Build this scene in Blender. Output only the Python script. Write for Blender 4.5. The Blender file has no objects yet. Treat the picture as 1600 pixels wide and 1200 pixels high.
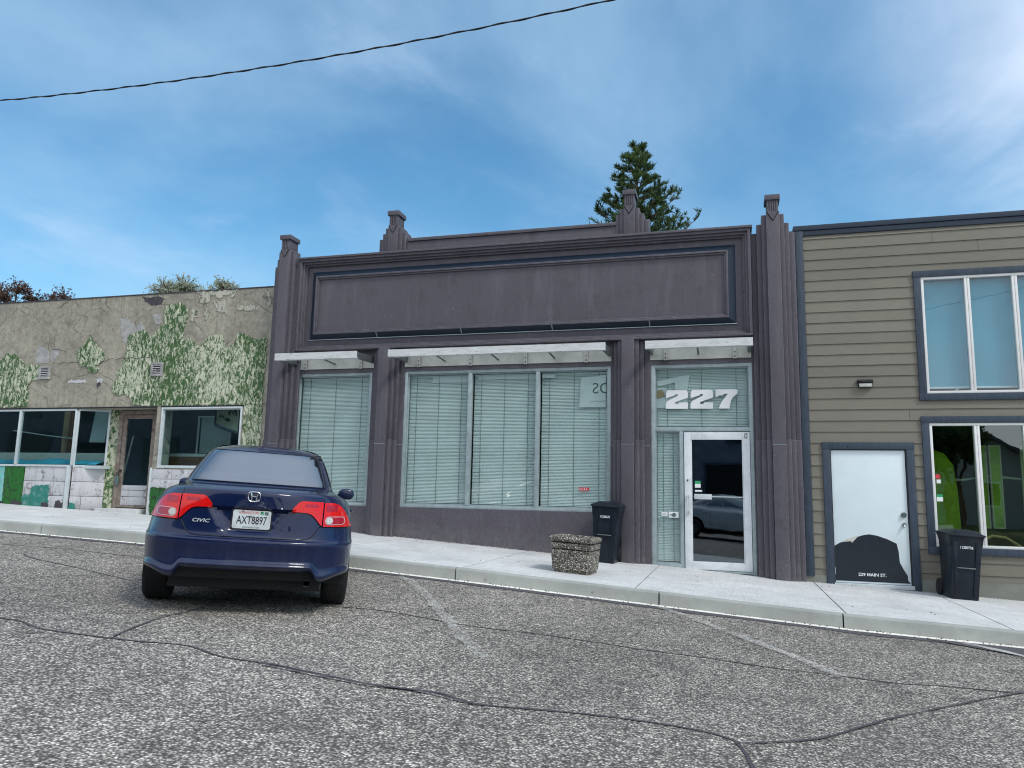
import bpy, bmesh, math, random
from mathutils import Vector, Matrix, noise as mnoise

random.seed(7)
S = bpy.context.scene
COL = S.collection

# ------------------------------------------------------------------ camera, world, sun, exposure
CAMY = -12.4
def cam_axes(yaw=16.0, pit=8.4, rol=1.24):
    yaw, pit, rol = map(math.radians, (yaw, pit, rol))
    cy, sy, cp, sp = math.cos(yaw), math.sin(yaw), math.cos(pit), math.sin(pit)
    fwd = Vector((-sy * cp, cy * cp, sp)); right = Vector((cy, sy, 0)); up = right.cross(fwd)
    c, s = math.cos(rol), math.sin(rol)
    return c * right + s * up, -s * right + c * up, fwd
cr, cu, cf = cam_axes()
cam = bpy.data.objects.new('camera', bpy.data.cameras.new('camera'))
COL.objects.link(cam)
m = Matrix((cr, cu, -cf)).transposed().to_4x4(); m.translation = (0, CAMY, 0)
cam.matrix_world = m
cam.data.sensor_width = 36.0; cam.data.lens = 1180 / 1600 * 36
cam.data.clip_start = 0.05; cam.data.clip_end = 2000
S.camera = cam

S.view_settings.view_transform = 'Standard'
try: S.view_settings.look = 'None'
except Exception: pass
S.view_settings.exposure = 0.45
S.view_settings.gamma = 1.0
S.render.engine = 'CYCLES'
try:
    S.cycles.use_denoising = True; S.cycles.filter_width = 1.1; S.cycles.denoising_prefilter = 'ACCURATE'
    S.cycles.max_bounces = 8; S.cycles.transparent_max_bounces = 12
    S.cycles.caustics_reflective = False; S.cycles.caustics_refractive = False
    S.cycles.sample_clamp_indirect = 4.0
except Exception: pass

SUN_EL, SUN_AZ = math.radians(50), math.radians(118)      # azimuth clockwise from +Y
sun_dir = Vector((math.cos(SUN_EL) * math.sin(SUN_AZ), math.cos(SUN_EL) * math.cos(SUN_AZ), math.sin(SUN_EL)))
sl = bpy.data.lights.new('sun', 'SUN'); sl.energy = 1.5; sl.angle = math.radians(12); sl.color = (1.0, 0.96, 0.9)
so = bpy.data.objects.new('sun', sl); COL.objects.link(so)
so.rotation_mode = 'QUATERNION'; so.rotation_quaternion = sun_dir.to_track_quat('Z', 'Y')
so.location = (20, -20, 40)

W = bpy.data.worlds.new('World'); S.world = W; W.use_nodes = True
def build_world():
    nt = W.node_tree; n = nt.nodes; L = nt.links; n.clear()
    out = n.new('ShaderNodeOutputWorld'); bg = n.new('ShaderNodeBackground'); L.new(bg.outputs[0], out.inputs[0])
    sky = n.new('ShaderNodeTexSky'); sky.sky_type = 'NISHITA'; sky.sun_disc = False
    sky.sun_elevation = SUN_EL; sky.sun_rotation = SUN_AZ; sky.air_density = 1.15; sky.dust_density = 0.4; sky.ozone_density = 2.6
    tc = n.new('ShaderNodeTexCoord'); sep = n.new('ShaderNodeSeparateXYZ'); L.new(tc.outputs['Generated'], sep.inputs[0])
    def math_(op, a, b=None, clamp=False):
        x = n.new('ShaderNodeMath'); x.operation = op; x.use_clamp = clamp
        for i, v in enumerate((a, b)):
            if v is None: continue
            if isinstance(v, (int, float)): x.inputs[i].default_value = v
            else: L.new(v, x.inputs[i])
        return x.outputs[0]
    zc = math_('ADD', math_('MAXIMUM', sep.outputs[2], 0.0), 0.22)
    px, py = math_('DIVIDE', sep.outputs[0], zc), math_('DIVIDE', sep.outputs[1], zc)
    comb = n.new('ShaderNodeCombineXYZ'); L.new(px, comb.inputs[0]); L.new(py, comb.inputs[1])
    def noise(scale, detail, dist, off, rough=.55):
        mp = n.new('ShaderNodeMapping'); mp.inputs['Location'].default_value = off; mp.inputs['Scale'].default_value = (1, .7, 1)
        mp.inputs['Rotation'].default_value = (0, 0, .5)
        L.new(comb.outputs[0], mp.inputs[0])
        t = n.new('ShaderNodeTexNoise'); t.inputs['Scale'].default_value = scale; t.inputs['Detail'].default_value = detail
        t.inputs['Roughness'].default_value = rough
        t.inputs['Distortion'].default_value = dist; L.new(mp.outputs[0], t.inputs[0]); return t.outputs[0]
    def ramp(v, a, b, lo=0., hi=1.):
        r = n.new('ShaderNodeMapRange'); r.interpolation_type = 'SMOOTHSTEP'
        r.inputs[1].default_value = a; r.inputs[2].default_value = b; r.inputs[3].default_value = lo; r.inputs[4].default_value = hi
        L.new(v, r.inputs[0]); return r.outputs[0]
    def dot(v):
        d = n.new('ShaderNodeVectorMath'); d.operation = 'DOT_PRODUCT'; L.new(tc.outputs['Generated'], d.inputs[0])
        d.inputs[1].default_value = Vector(v).normalized(); return d.outputs['Value']
    def mix(f, a, b):
        x = n.new('ShaderNodeMix'); x.data_type = 'RGBA'
        if isinstance(f, (int, float)): x.inputs[0].default_value = f
        else: L.new(f, x.inputs[0])
        for i, v in ((6, a), (7, b)):
            if isinstance(v, tuple): x.inputs[i].default_value = v + (1,)
            else: L.new(v, x.inputs[i])
        return x.outputs[2]
    # nishita in scene units (strength 0.1), tinted towards the photograph's blue
    sc = n.new('ShaderNodeVectorMath'); sc.operation = 'MULTIPLY'; L.new(sky.outputs[0], sc.inputs[0]); sc.inputs[1].default_value = SKYTINT
    thin = ramp(noise(1.1, 7, .35, (3.1, 1.7, 0)), .36, .74, 0., .62)
    col = mix(thin, sc.outputs[0], (3.7, 5.5, 7.3))
    wisp = math_('MULTIPLY', ramp(noise(2.4, 8, .6, (7.3, 4.2, 0), .6), .5, .78), .35)
    col = mix(wisp, col, (4.4, 5.8, 7.7))
    # the brighter cloud bank to the right
    bank = math_('MULTIPLY', ramp(dot((.40, .80, .47)), .945, 1.0), ramp(noise(1.3, 8, .5, (1.2, 9.2, 0), .55), .30, .74))
    col = mix(math_('MULTIPLY', bank, .80), col, (7.2, 8.0, 9.2))
    # thicker cloud over the street behind the photographer
    back = math_('MULTIPLY', ramp(dot((.1, -1, .45)), -.15, .75), ramp(noise(1.6, 7, .3, (5.5, 2.5, 0)), .25, .6, .55, 1.))
    col = mix(math_('MULTIPLY', back, .95), col, (8.8, 9.0, 9.6))
    zen = math_('MULTIPLY', ramp(sep.outputs[2], .56, .80), ramp(noise(1.5, 7, .3, (2.5, 6.5, 0)), .22, .55, .5, 1.))
    col = mix(math_('MULTIPLY', zen, .9), col, (6.4, 7.5, 9.4))
    L.new(col, bg.inputs[0]); bg.inputs[1].default_value = 0.1
SKYTINT = (.66, 1.10, 1.20)
build_world()

CARX, CARY, CARH, CARZ = -4.324, -6.10, .545, -1.02

# ------------------------------------------------------------------ helpers
WO = {}                                                    # world origin of every object used as a parent
def place(o, parent=None, origin=(0, 0, 0)):
    COL.objects.link(o)
    if parent is not None:
        o.parent = parent; WO[o.name] = WO[parent.name]
    else:
        o.location = origin; WO[o.name] = Vector(origin)
    return o
def tag(o, label=None, cat=None, group=None, kind=None):
    for k, v in (('label', label), ('category', cat), ('group', group), ('kind', kind)):
        if v: o[k] = v
    return o
def empty(name, loc, label=None, cat=None, group=None, kind=None):
    o = bpy.data.objects.new(name, None); o.empty_display_size = .2
    place(o, None, loc); return tag(o, label, cat, group, kind)

class MB:
    def __init__(s): s.v = []; s.f = []
    def poly(s, pts):
        b = len(s.v); s.v += [tuple(p) for p in pts]; s.f.append(tuple(range(b, b + len(pts)))); return s
    def box(s, x0, x1, y0, y1, z0, z1):
        b = len(s.v)
        s.v += [(x, y, z) for z in (z0, z1) for x, y in ((x0, y0), (x1, y0), (x1, y1), (x0, y1))]
        s.f += [tuple(b + i for i in q) for q in ((0, 3, 2, 1), (4, 5, 6, 7), (0, 1, 5, 4), (1, 2, 6, 5), (2, 3, 7, 6), (3, 0, 4, 7))]
        return s
    def hexa(s, p):                                         # 8 points: bottom ring then top ring
        b = len(s.v); s.v += [tuple(q) for q in p]
        s.f += [tuple(b + i for i in q) for q in ((0, 3, 2, 1), (4, 5, 6, 7), (0, 1, 5, 4), (1, 2, 6, 5), (2, 3, 7, 6), (3, 0, 4, 7))]
        return s
    def prism_xz(s, pts, y0, y1):                           # outline in x,z between two y
        b = len(s.v); k = len(pts)
        s.v += [(x, y0, z) for x, z in pts] + [(x, y1, z) for x, z in pts]
        s.f.append(tuple(b + i for i in range(k))); s.f.append(tuple(b + k + i for i in reversed(range(k))))
        for i in range(k): s.f.append((b + i, b + k + i, b + k + (i + 1) % k, b + (i + 1) % k))
        return s
    def tube(s, pts, r, n=8, r2=None, cap=True):
        pts = [Vector(p) for p in pts]; b = len(s.v); K = len(pts); prev = None
        for i, p in enumerate(pts):
            d = (pts[min(i + 1, K - 1)] - pts[max(i - 1, 0)]).normalized()
            a = prev if prev is not None else (Vector((0, 0, 1)) if abs(d.z) < .9 else Vector((1, 0, 0)))
            u = d.cross(a).cross(d)
            u = u.normalized(); w = d.cross(u); prev = u
            rr = r if r2 is None else r + (r2 - r) * i / (K - 1)
            for j in range(n):
                t = 2 * math.pi * j / n; s.v.append(tuple(p + (u * math.cos(t) + w * math.sin(t)) * rr))
        for i in range(K - 1):
            for j in range(n):
                a0, a1 = b + i * n + j, b + i * n + (j + 1) % n
                s.f.append((a0, a1, a1 + n, a0 + n))
        if cap:
            s.f.append(tuple(b + j for j in reversed(range(n)))); s.f.append(tuple(b + (K - 1) * n + j for j in range(n)))
        return s
    def lathe_y(s, prof, c, n=32):                          # profile (r, y) round the y axis through c
        b = len(s.v); K = len(prof)
        for r, y in prof:
            for j in range(n):
                t = 2 * math.pi * j / n; s.v.append((c[0] + r * math.cos(t), c[1] + y, c[2] + r * math.sin(t)))
        for i in range(K - 1):
            for j in range(n):
                a0, a1 = b + i * n + j, b + i * n + (j + 1) % n
                s.f.append((a0, a1, a1 + n, a0 + n))
        return s
    def grid(s, P):                                         # P[i][j] points
        b = len(s.v); nj = len(P[0])
        for row in P: s.v += [tuple(p) for p in row]
        for i in range(len(P) - 1):
            for j in range(nj - 1):
                a = b + i * nj + j; s.f.append((a, a + 1, a + nj + 1, a + nj))
        return s
    def obj(s, name, mat, parent=None, origin=(0, 0, 0), bevel=0, smooth=False, kind=None, tri=False, mats=None, recalc=True, angle=40, keep=False):
        off = WO[parent.name] if parent is not None else Vector(origin)
        me = bpy.data.meshes.new(name)
        me.from_pydata([(x - off[0], y - off[1], z - off[2]) for x, y, z in s.v], [], s.f)
        bm = bmesh.new(); bm.from_mesh(me)
        if recalc: bmesh.ops.recalc_face_normals(bm, faces=bm.faces)
        if bevel:
            es = [e for e in bm.edges if len(e.link_faces) == 2 and e.calc_face_angle(0) > .5]
            bmesh.ops.bevel(bm, geom=es, offset=bevel, segments=2, profile=.6, affect='EDGES', clamp_overlap=True)
        if tri: bmesh.ops.triangulate(bm, faces=[f for f in bm.faces if len(f.verts) > 4])
        if smooth or bevel:
            for f in bm.faces: f.smooth = True
            lim = math.radians(angle if smooth else 55)
            for e in bm.edges:
                if len(e.link_faces) == 2 and e.calc_face_angle(0) > lim: e.smooth = False
        bm.to_mesh(me); bm.free()
        if mat: me.materials.append(mat)
        o = bpy.data.objects.new(name, me)
        place(o, parent, origin)
        if kind: o['kind'] = kind
        return o

def text_part(name, body, loc, size, mat, parent, rot=(math.pi / 2, 0, 0), ext=.001, align='CENTER', sx=1.0, shear=0, bold=0, kind=None, mirror=False):
    cu_ = bpy.data.curves.new(name, 'FONT'); cu_.body = body; cu_.size = size; cu_.extrude = ext; cu_.align_x = align; cu_.align_y = 'CENTER'
    cu_.shear = shear; cu_.offset = bold; cu_.resolution_u = 3
    t = bpy.data.objects.new(name + '_tmp', cu_); COL.objects.link(t)
    bpy.context.view_layer.update()
    me = bpy.data.meshes.new_from_object(t.evaluated_get(bpy.context.evaluated_depsgraph_get()))
    bpy.data.objects.remove(t); bpy.data.curves.remove(cu_)
    M = Matrix.Translation(Vector(loc) - WO[parent.name]) @ Matrix.Rotation(rot[2], 4, 'Z') @ Matrix.Rotation(rot[1], 4, 'Y') @ Matrix.Rotation(rot[0], 4, 'X') @ Matrix.Diagonal((-sx if mirror else sx, 1, 1, 1))
    me.transform(M); me.materials.clear(); me.materials.append(mat)
    o = bpy.data.objects.new(name, me); place(o, parent)
    if kind: o['kind'] = kind
    return o

# ------------------------------------------------------------------ materials
MATS = {}
def lin(h):
    if isinstance(h, tuple): return h
    r, g, b = [int(h[i:i + 2], 16) / 255 for i in (0, 2, 4)]
    return tuple(((c / 12.92) if c <= .04045 else ((c + .055) / 1.055) ** 2.4) for c in (r, g, b))
class NB:
    def __init__(s, name):
        s.m = bpy.data.materials.new(name); s.m.use_nodes = True; s.nt = s.m.node_tree; s.n = s.nt.nodes; s.L = s.nt.links
        s.n.clear(); s.out = s.n.new('ShaderNodeOutputMaterial'); s.p = s.n.new('ShaderNodeBsdfPrincipled'); s.L.new(s.p.outputs[0], s.out.inputs[0])
        s.tc = s.n.new('ShaderNodeTexCoord')
        g = s.n.new('ShaderNodeNewGeometry'); s.geo = g; s.pos = g.outputs['Position']
    def setp(s, **k):
        for a, v in k.items():
            nm = {'rough': 'Roughness', 'metal': 'Metallic', 'coat': 'Coat Weight', 'spec': 'Specular IOR Level', 'ior': 'IOR', 'coatr': 'Coat Roughness', 'alpha': 'Alpha', 'trans': 'Transmission Weight'}[a]
            if isinstance(v, (int, float)): s.p.inputs[nm].default_value = v
            else: s.L.new(v, s.p.inputs[nm])
    def map(s, scale=(1, 1, 1), rot=(0, 0, 0), obj=False, loc=(0, 0, 0)):
        m_ = s.n.new('ShaderNodeMapping'); m_.inputs['Scale'].default_value = scale; m_.inputs['Rotation'].default_value = rot; m_.inputs['Location'].default_value = loc
        s.L.new(s.tc.outputs['Object'] if obj else s.pos, m_.inputs[0]); return m_.outputs[0]
    def noise(s, scale, vec=None, detail=6, rough=.6, dist=0):
        t = s.n.new('ShaderNodeTexNoise'); t.inputs['Scale'].default_value = scale; t.inputs['Detail'].default_value = detail
        t.inputs['Roughness'].default_value = rough; t.inputs['Distortion'].default_value = dist
        s.L.new(vec if vec is not None else s.pos, t.inputs[0]); return t.outputs[0]
    def vor(s, scale, vec=None, feat='F1', out='Distance', rnd=1):
        t = s.n.new('ShaderNodeTexVoronoi'); t.feature = feat; t.inputs['Scale'].default_value = scale; t.inputs['Randomness'].default_value = rnd
        s.L.new(vec if vec is not None else s.pos, t.inputs[0]); return t.outputs[out]
    def rng(s, v, a, b, lo=0., hi=1.):
        r = s.n.new('ShaderNodeMapRange'); r.inputs[1].default_value = a; r.inputs[2].default_value = b
        r.inputs[3].default_value = lo; r.inputs[4].default_value = hi; s.L.new(v, r.inputs[0]); return r.outputs[0]
    def math(s, op, a, b=None, clamp=False):
        x = s.n.new('ShaderNodeMath'); x.operation = op; x.use_clamp = clamp
        for i, v in enumerate((a, b)):
            if v is None: continue
            if isinstance(v, (int, float)): x.inputs[i].default_value = v
            else: s.L.new(v, x.inputs[i])
        return x.outputs[0]
    def mix(s, f, a, b, mode='MIX'):
        x = s.n.new('ShaderNodeMix'); x.data_type = 'RGBA'; x.blend_type = mode
        if isinstance(f, (int, float)): x.inputs[0].default_value = f
        else: s.L.new(f, x.inputs[0])
        for i, v in ((6, a), (7, b)):
            if isinstance(v, (tuple, str)): x.inputs[i].default_value = lin(v) + (1,)
            else: s.L.new(v, x.inputs[i])
        return x.outputs[2]
    def scale(s, col, v):
        x = s.n.new('ShaderNodeVectorMath'); x.operation = 'SCALE'; s.L.new(col, x.inputs[0])
        if isinstance(v, (int, float)): x.inputs['Scale'].default_value = v
        else: s.L.new(v, x.inputs['Scale'])
        return x.outputs[0]
    def col(s, c):
        if isinstance(c, (tuple, str)): s.p.inputs['Base Color'].default_value = lin(c) + (1,)
        else: s.L.new(c, s.p.inputs['Base Color'])
    def bump(s, h, strength=.3, dist=.01, chain=None):
        b = s.n.new('ShaderNodeBump'); b.inputs['Strength'].default_value = strength; b.inputs['Distance'].default_value = dist
        s.L.new(h, b.inputs['Height'])
        if chain is not None: s.L.new(chain, b.inputs['Normal'])
        s.L.new(b.outputs[0], s.p.inputs['Normal']); return b.outputs[0]
    def edge(s, r=.012):                                    # 0..1 on arrises, where an edge highlight is painted in
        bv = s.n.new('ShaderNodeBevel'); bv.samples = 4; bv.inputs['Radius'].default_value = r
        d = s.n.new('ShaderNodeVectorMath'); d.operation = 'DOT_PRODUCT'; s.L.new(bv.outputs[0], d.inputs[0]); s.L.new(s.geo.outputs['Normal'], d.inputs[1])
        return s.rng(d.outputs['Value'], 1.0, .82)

def plain(name, c, rough=.6, var=.12, scale=6, bump=.1, bscale=120, metal=0, coat=0, dirt=None, dscale=2, damt=.35, spec=.5):
    b = NB(name); n1 = b.noise(scale)
    k = b.rng(n1, .3, .7, 1 - var, 1 + var)
    base = b.n.new('ShaderNodeRGB'); base.outputs[0].default_value = lin(c) + (1,)
    col = b.scale(base.outputs[0], k)
    if dirt: col = b.mix(b.rng(b.noise(dscale, detail=8, rough=.7), .5, .72, 0, damt), col, dirt)
    b.col(col); b.setp(rough=b.rng(b.noise(scale * 3), .3, .7, max(.03, rough - .08), min(1, rough + .08)), metal=metal, coat=coat, spec=spec)
    if bump: b.bump(b.noise(bscale, detail=3), bump, .004)
    return b.m

def m_asphalt():
    b = NB('asphalt')
    cell = b.vor(64, out='Color'); sepr = b.n.new('ShaderNodeSeparateColor'); b.L.new(cell, sepr.inputs[0])
    cell2 = b.vor(40, out='Color'); sep2 = b.n.new('ShaderNodeSeparateColor'); b.L.new(cell2, sep2.inputs[0])
    dist = b.vor(64); d2 = b.vor(40)
    g = b.math('POWER', b.math('ADD', b.math('MULTIPLY', sepr.outputs[0], .55), b.math('MULTIPLY', sep2.outputs[0], .45)), 1.5)
    stone = b.mix(g, (.125, .114, .097), (.98, .915, .79))
    stone = b.mix(b.rng(sepr.outputs[2], .8, 1, 0, .5), stone, (.26, .22, .18))
    gap = b.rng(dist, .28, .62)
    col = b.mix(b.math('MULTIPLY', gap, .85), stone, (.045, .045, .046))
    big = b.noise(.35, detail=5)
    col = b.scale(col, b.rng(big, .35, .65, .82, 1.15))
    oil = b.math('MULTIPLY', b.rng(b.noise(.9, detail=7, rough=.7, dist=.6), .56, .70), .45); col = b.mix(oil, col, (.07, .066, .064))
    mid = b.noise(3.0, detail=6, rough=.7)
    col = b.scale(col, b.rng(mid, .3, .7, .8, 1.2))
    b.col(col); b.setp(rough=.9, spec=.3)
    h = b.math('SUBTRACT', 1.0, dist)
    b.bump(h, .9, .006)
    return b.m
def m_concrete(name='concrete', c=(.60, .61, .60), lo=.8, streak=True, stain=.5):
    b = NB(name)
    n1 = b.noise(1.4, detail=8, rough=.65); n2 = b.noise(14, detail=6, rough=.7)
    base = b.n.new('ShaderNodeRGB'); base.outputs[0].default_value = c + (1,)
    col = b.scale(base.outputs[0], b.rng(n1, .3, .7, lo, 1.1))
    col = b.scale(col, b.rng(n2, .3, .7, .93, 1.06))
    if streak:
        br = b.noise(5, b.map((14, .6, 1), (0, 0, .12)), detail=5, rough=.6); col = b.scale(col, b.rng(br, .3, .7, .88, 1.08))
    col = b.mix(b.rng(b.noise(2.6, detail=9, rough=.75), .56, .74, 0, stain), col, (.30, .30, .27))
    sp = b.vor(22); col = b.mix(b.rng(sp, .05, .02), col, (.13, .12, .11))
    gum = b.vor(3.1); col = b.mix(b.rng(gum, .060, .045, 0, .6), col, (.16, .15, .14))
    b.col(col); b.setp(rough=.88, spec=.3)
    b.bump(b.noise(160, detail=4), .25, .003); return b.m
def m_purple(name='purple_stucco', smooth=False):
    b = NB(name)
    n1 = b.noise(1.1, detail=7, rough=.6); n2 = b.noise(55 if not smooth else 20, detail=4, rough=.7)
    col = b.mix(n1, (.080, .073, .088), (.110, .101, .120))
    col = b.scale(col, b.rng(n2, .3, .7, .72, 1.3) if not smooth else b.rng(n2, .3, .7, .93, 1.07))
    st = b.noise(2.2, b.map((2.2, 2.2, .28)), detail=8, rough=.7)
    col = b.mix(b.rng(st, .52, .78, 0, .42), col, (.19, .185, .205))
    col = b.mix(b.rng(b.vor(5.5), .045, .015), col, (.5, .5, .5))
    sc_ = b.math('MULTIPLY', b.rng(b.noise(30, detail=8, rough=.85), .60, .66), b.rng(b.noise(1.3, b.map((1, 1, 3)), detail=4), .52, .66))
    col = b.mix(b.math('MULTIPLY', sc_, .7), col, (.36, .36, .39))
    dk = b.noise(3.2, b.map((1, 1, .7)), detail=9, rough=.75); col = b.mix(b.rng(dk, .54, .74, 0, .5), col, (.035, .031, .038))
    sx = b.n.new('ShaderNodeSeparateXYZ'); b.L.new(b.pos, sx.inputs[0])
    foot = b.math('ADD', b.math('ADD', sx.outputs[2], 1.105), b.math('MULTIPLY', sx.outputs[0], .0625))   # height above the sloping pavement
    splash = b.math('MULTIPLY', b.rng(foot, .34, .02), b.rng(b.noise(7, detail=9, rough=.8), .40, .62)); col = b.mix(b.math('MULTIPLY', splash, .6), col, (.20, .19, .185))
    if not smooth:
        e = b.math('MULTIPLY', b.edge(.014), b.rng(b.noise(9, detail=5), .38, .6)); col = b.mix(b.math('MULTIPLY', e, .8), col, (.30, .29, .34))  # arrises painted lighter for bright edge contrast, broken up like wear
    b.col(col); b.setp(rough=.62, spec=.4)
    b.bump(b.noise(95 if not smooth else 60, detail=3), .55 if not smooth else .12, .006); return b.m
def m_oldwall():
    b = NB('bare_concrete_wall')
    n1 = b.noise(.8, detail=8, rough=.65)
    col = b.mix(b.rng(n1, .3, .7), (.42, .395, .315), (.28, .265, .22))
    n2 = b.noise(9, detail=10, rough=.8); col = b.scale(col, b.rng(n2, .3, .7, .62, 1.34)); n3 = b.noise(2.2, detail=10, rough=.8, dist=.4); col = b.mix(b.rng(n3, .50, .62, 0, .35), col, (.12, .115, .10))
    dr = b.noise(2.5, b.map((3.5, 3.5, .35)), detail=6, rough=.7)
    col = b.mix(b.rng(dr, .56, .72, 0, .5), col, (.07, .068, .06))
    # vertical weeping from the top edge
    sepz = b.n.new('ShaderNodeSeparateXYZ'); b.L.new(b.pos, sepz.inputs[0])
    topm = b.rng(sepz.outputs[2], 3.2, 3.9)
    wp = b.math('MULTIPLY', b.rng(b.noise(5, b.map((4, 4, .2)), detail=5, rough=.7), .55, .66), topm)
    col = b.mix(b.math('MULTIPLY', wp, .6), col, (.035, .032, .03))
    # hairline cracks
    wv = b.vor(.9, b.map((1, 1, 1.2)), 'DISTANCE_TO_EDGE'); nz = b.noise(3, detail=8, rough=.8)
    ck = b.math('ADD', wv, b.math('MULTIPLY', b.math('SUBTRACT', nz, .5), .16))
    crk = b.math('MULTIPLY', b.rng(b.math('ABSOLUTE', b.math('SUBTRACT', ck, .06)), .012, .003), b.rng(b.noise(1.7), .45, .6))
    col = b.mix(b.math('MULTIPLY', crk, .45), col, (.05, .05, .045))
    col = b.mix(b.rng(b.noise(7, detail=10, rough=.8), .64, .7, 0, .7), col, (.36, .36, .33))
    b.col(col); b.setp(rough=.9, spec=.25)
    hh = b.math('ADD', b.noise(6, detail=8, rough=.7), b.math('MULTIPLY', crk, -.6))
    b.bump(hh, .6, .03); return b.m
def m_green(name='green_sponge_stucco', g=(.055, .125, .040), w=(.64, .66, .50), scale=1.0, thr=.0):
    b = NB(name)
    v = b.map((13 * scale, 8 * scale, 6.5 * scale), (0, .55, 0))
    n1 = b.noise(1.0, v, detail=10, rough=.8, dist=.8); n2 = b.noise(.9)
    t = b.math('ADD', n1, b.math('MULTIPLY', b.math('SUBTRACT', n2, .5), .25))
    col = b.mix(b.rng(t, .465 + thr, .53 + thr), g, w)
    col = b.mix(b.rng(b.noise(3.4, detail=6), .5, .7, 0, .35), col, (.10, .2, .09))
    col = b.mix(b.rng(b.noise(16, detail=8, rough=.8), .57, .62, 0, .55), col, (.02, .035, .02))
    b.col(col); b.setp(rough=.8, spec=.3); b.bump(n1, .9, .03); return b.m
def m_whiteblock(name='flaking_white_paint'):
    b = NB(name)
    n1 = b.noise(5, detail=10, rough=.8)
    col = b.mix(b.rng(n1, .54, .6), (.56, .56, .58), (.24, .23, .23))
    col = b.mix(b.rng(b.noise(2.2, b.map((3, 3, .4)), detail=8, rough=.7), .52, .72, 0, .5), col, (.12, .11, .10))
    col = b.mix(b.rng(b.noise(24, detail=6, rough=.8), .62, .68, 0, .8), col, (.05, .05, .05))
    b.col(col); b.setp(rough=.75); b.bump(n1, .5, .008); return b.m
def m_metalwhite():
    b = NB('weathered_white_metal')
    n1 = b.noise(6, b.map((1, 1, 5)), detail=9, rough=.75)
    col = b.mix(b.rng(n1, .38, .7), (.72, .74, .74), (.50, .52, .50))
    col = b.mix(b.rng(b.noise(3, b.map((2, 2, 9)), detail=8, rough=.8), .6, .66, 0, .9), col, (.16, .10, .08))
    b.col(col); b.setp(rough=.5, spec=.4); b.bump(n1, .2, .004); return b.m
def m_fascia():
    b = NB('galvanised_backing_plate')
    n1 = b.noise(3.5, detail=7, rough=.6)
    col = b.mix(b.rng(n1, .3, .7), (.40, .42, .37), (.60, .61, .55)); b.col(col); b.setp(rough=.45, metal=.15); return b.m
def glass(name, tint=(.7, .88, .86), refl=.10, rough=0.0, gain=1.0, gcol=(1, 1, 1)):
    b = NB(name); b.n.remove(b.p)
    tr = b.n.new('ShaderNodeBsdfTransparent'); tr.inputs[0].default_value = tint + (1,)
    gl = b.n.new('ShaderNodeBsdfGlossy'); gl.inputs['Roughness'].default_value = rough; gl.inputs[0].default_value = gcol + (1,)
    fr = b.n.new('ShaderNodeFresnel'); fr.inputs[0].default_value = 1.5
    f = b.math('ADD', b.math('MULTIPLY', fr.outputs[0], gain), refl, True)
    f = b.math('MULTIPLY', f, b.math('SUBTRACT', 1.0, b.geo.outputs['Backfacing']))   # only the outer skin of a slab of glass mirrors
    mx = b.n.new('ShaderNodeMixShader'); b.L.new(f, mx.inputs[0]); b.L.new(tr.outputs[0], mx.inputs[1]); b.L.new(gl.outputs[0], mx.inputs[2])
    b.L.new(mx.outputs[0], b.out.inputs[0])
    bp_ = b.n.new('ShaderNodeBump'); bp_.inputs['Strength'].default_value = .05; bp_.inputs['Distance'].default_value = .02
    b.L.new(b.noise(1.6, detail=2), bp_.inputs['Height']); b.L.new(bp_.outputs[0], gl.inputs['Normal'])
    return b.m
def m_worn_paint(name, c, thr=.5, alpha=.9):
    b = NB(name); b.col(c); b.setp(rough=.8)
    f = b.rng(b.noise(38, detail=8, rough=.85), thr - .03, thr + .06, 0, alpha); f = b.math('MULTIPLY', f, b.rng(b.noise(2.5, detail=4), .3, .6, .25, 1))
    b.L.new(f, b.p.inputs['Alpha']); return b.m
def m_siding():
    b = NB('taupe_siding_board')
    gr_ = b.noise(4, b.map((1.4, 1, 26)), detail=6, rough=.65)
    base = b.n.new('ShaderNodeRGB'); base.outputs[0].default_value = (.205, .193, .156, 1)
    col = b.scale(base.outputs[0], b.rng(gr_, .3, .7, .88, 1.1)); col = b.scale(col, b.rng(b.noise(.9), .3, .7, .93, 1.07))
    oi = b.n.new('ShaderNodeObjectInfo'); col = b.scale(col, b.rng(oi.outputs['Random'], 0, 1, .94, 1.06))
    b.col(col); b.setp(rough=.68, spec=.35); b.bump(gr_, .25, .004); return b.m
def m_trim():
    b = NB('slate_blue_trim_board')
    gr_ = b.noise(3, b.map((9, 9, 1.6)), detail=7, rough=.65)
    col = b.mix(b.rng(gr_, .3, .72), (.022, .037, .060), (.048, .070, .102))
    col = b.mix(b.rng(b.vor(4.5, b.map((1, 1, .8))), .05, .03), col, (.008, .01, .014))
    b.col(col); b.setp(rough=.6); b.bump(gr_, .4, .006); return b.m
def m_aggregate():
    b = NB('exposed_aggregate')
    c_ = b.vor(55, out='Color'); s_ = b.n.new('ShaderNodeSeparateColor'); b.L.new(c_, s_.inputs[0]); d = b.vor(55)
    col = b.mix(b.math('POWER', s_.outputs[0], 1.4), (.12, .115, .10), (.80, .77, .68)); col = b.mix(b.rng(d, .3, .6), col, (.07, .065, .055))
    col = b.mix(b.rng(s_.outputs[1], .75, .9, 0, .5), col, (.30, .24, .16))
    col = b.scale(col, b.rng(b.noise(4), .3, .7, .8, 1.15))
    b.col(col); b.setp(rough=.85); b.bump(b.math('SUBTRACT', 1., d), 1.0, .012); return b.m
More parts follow.
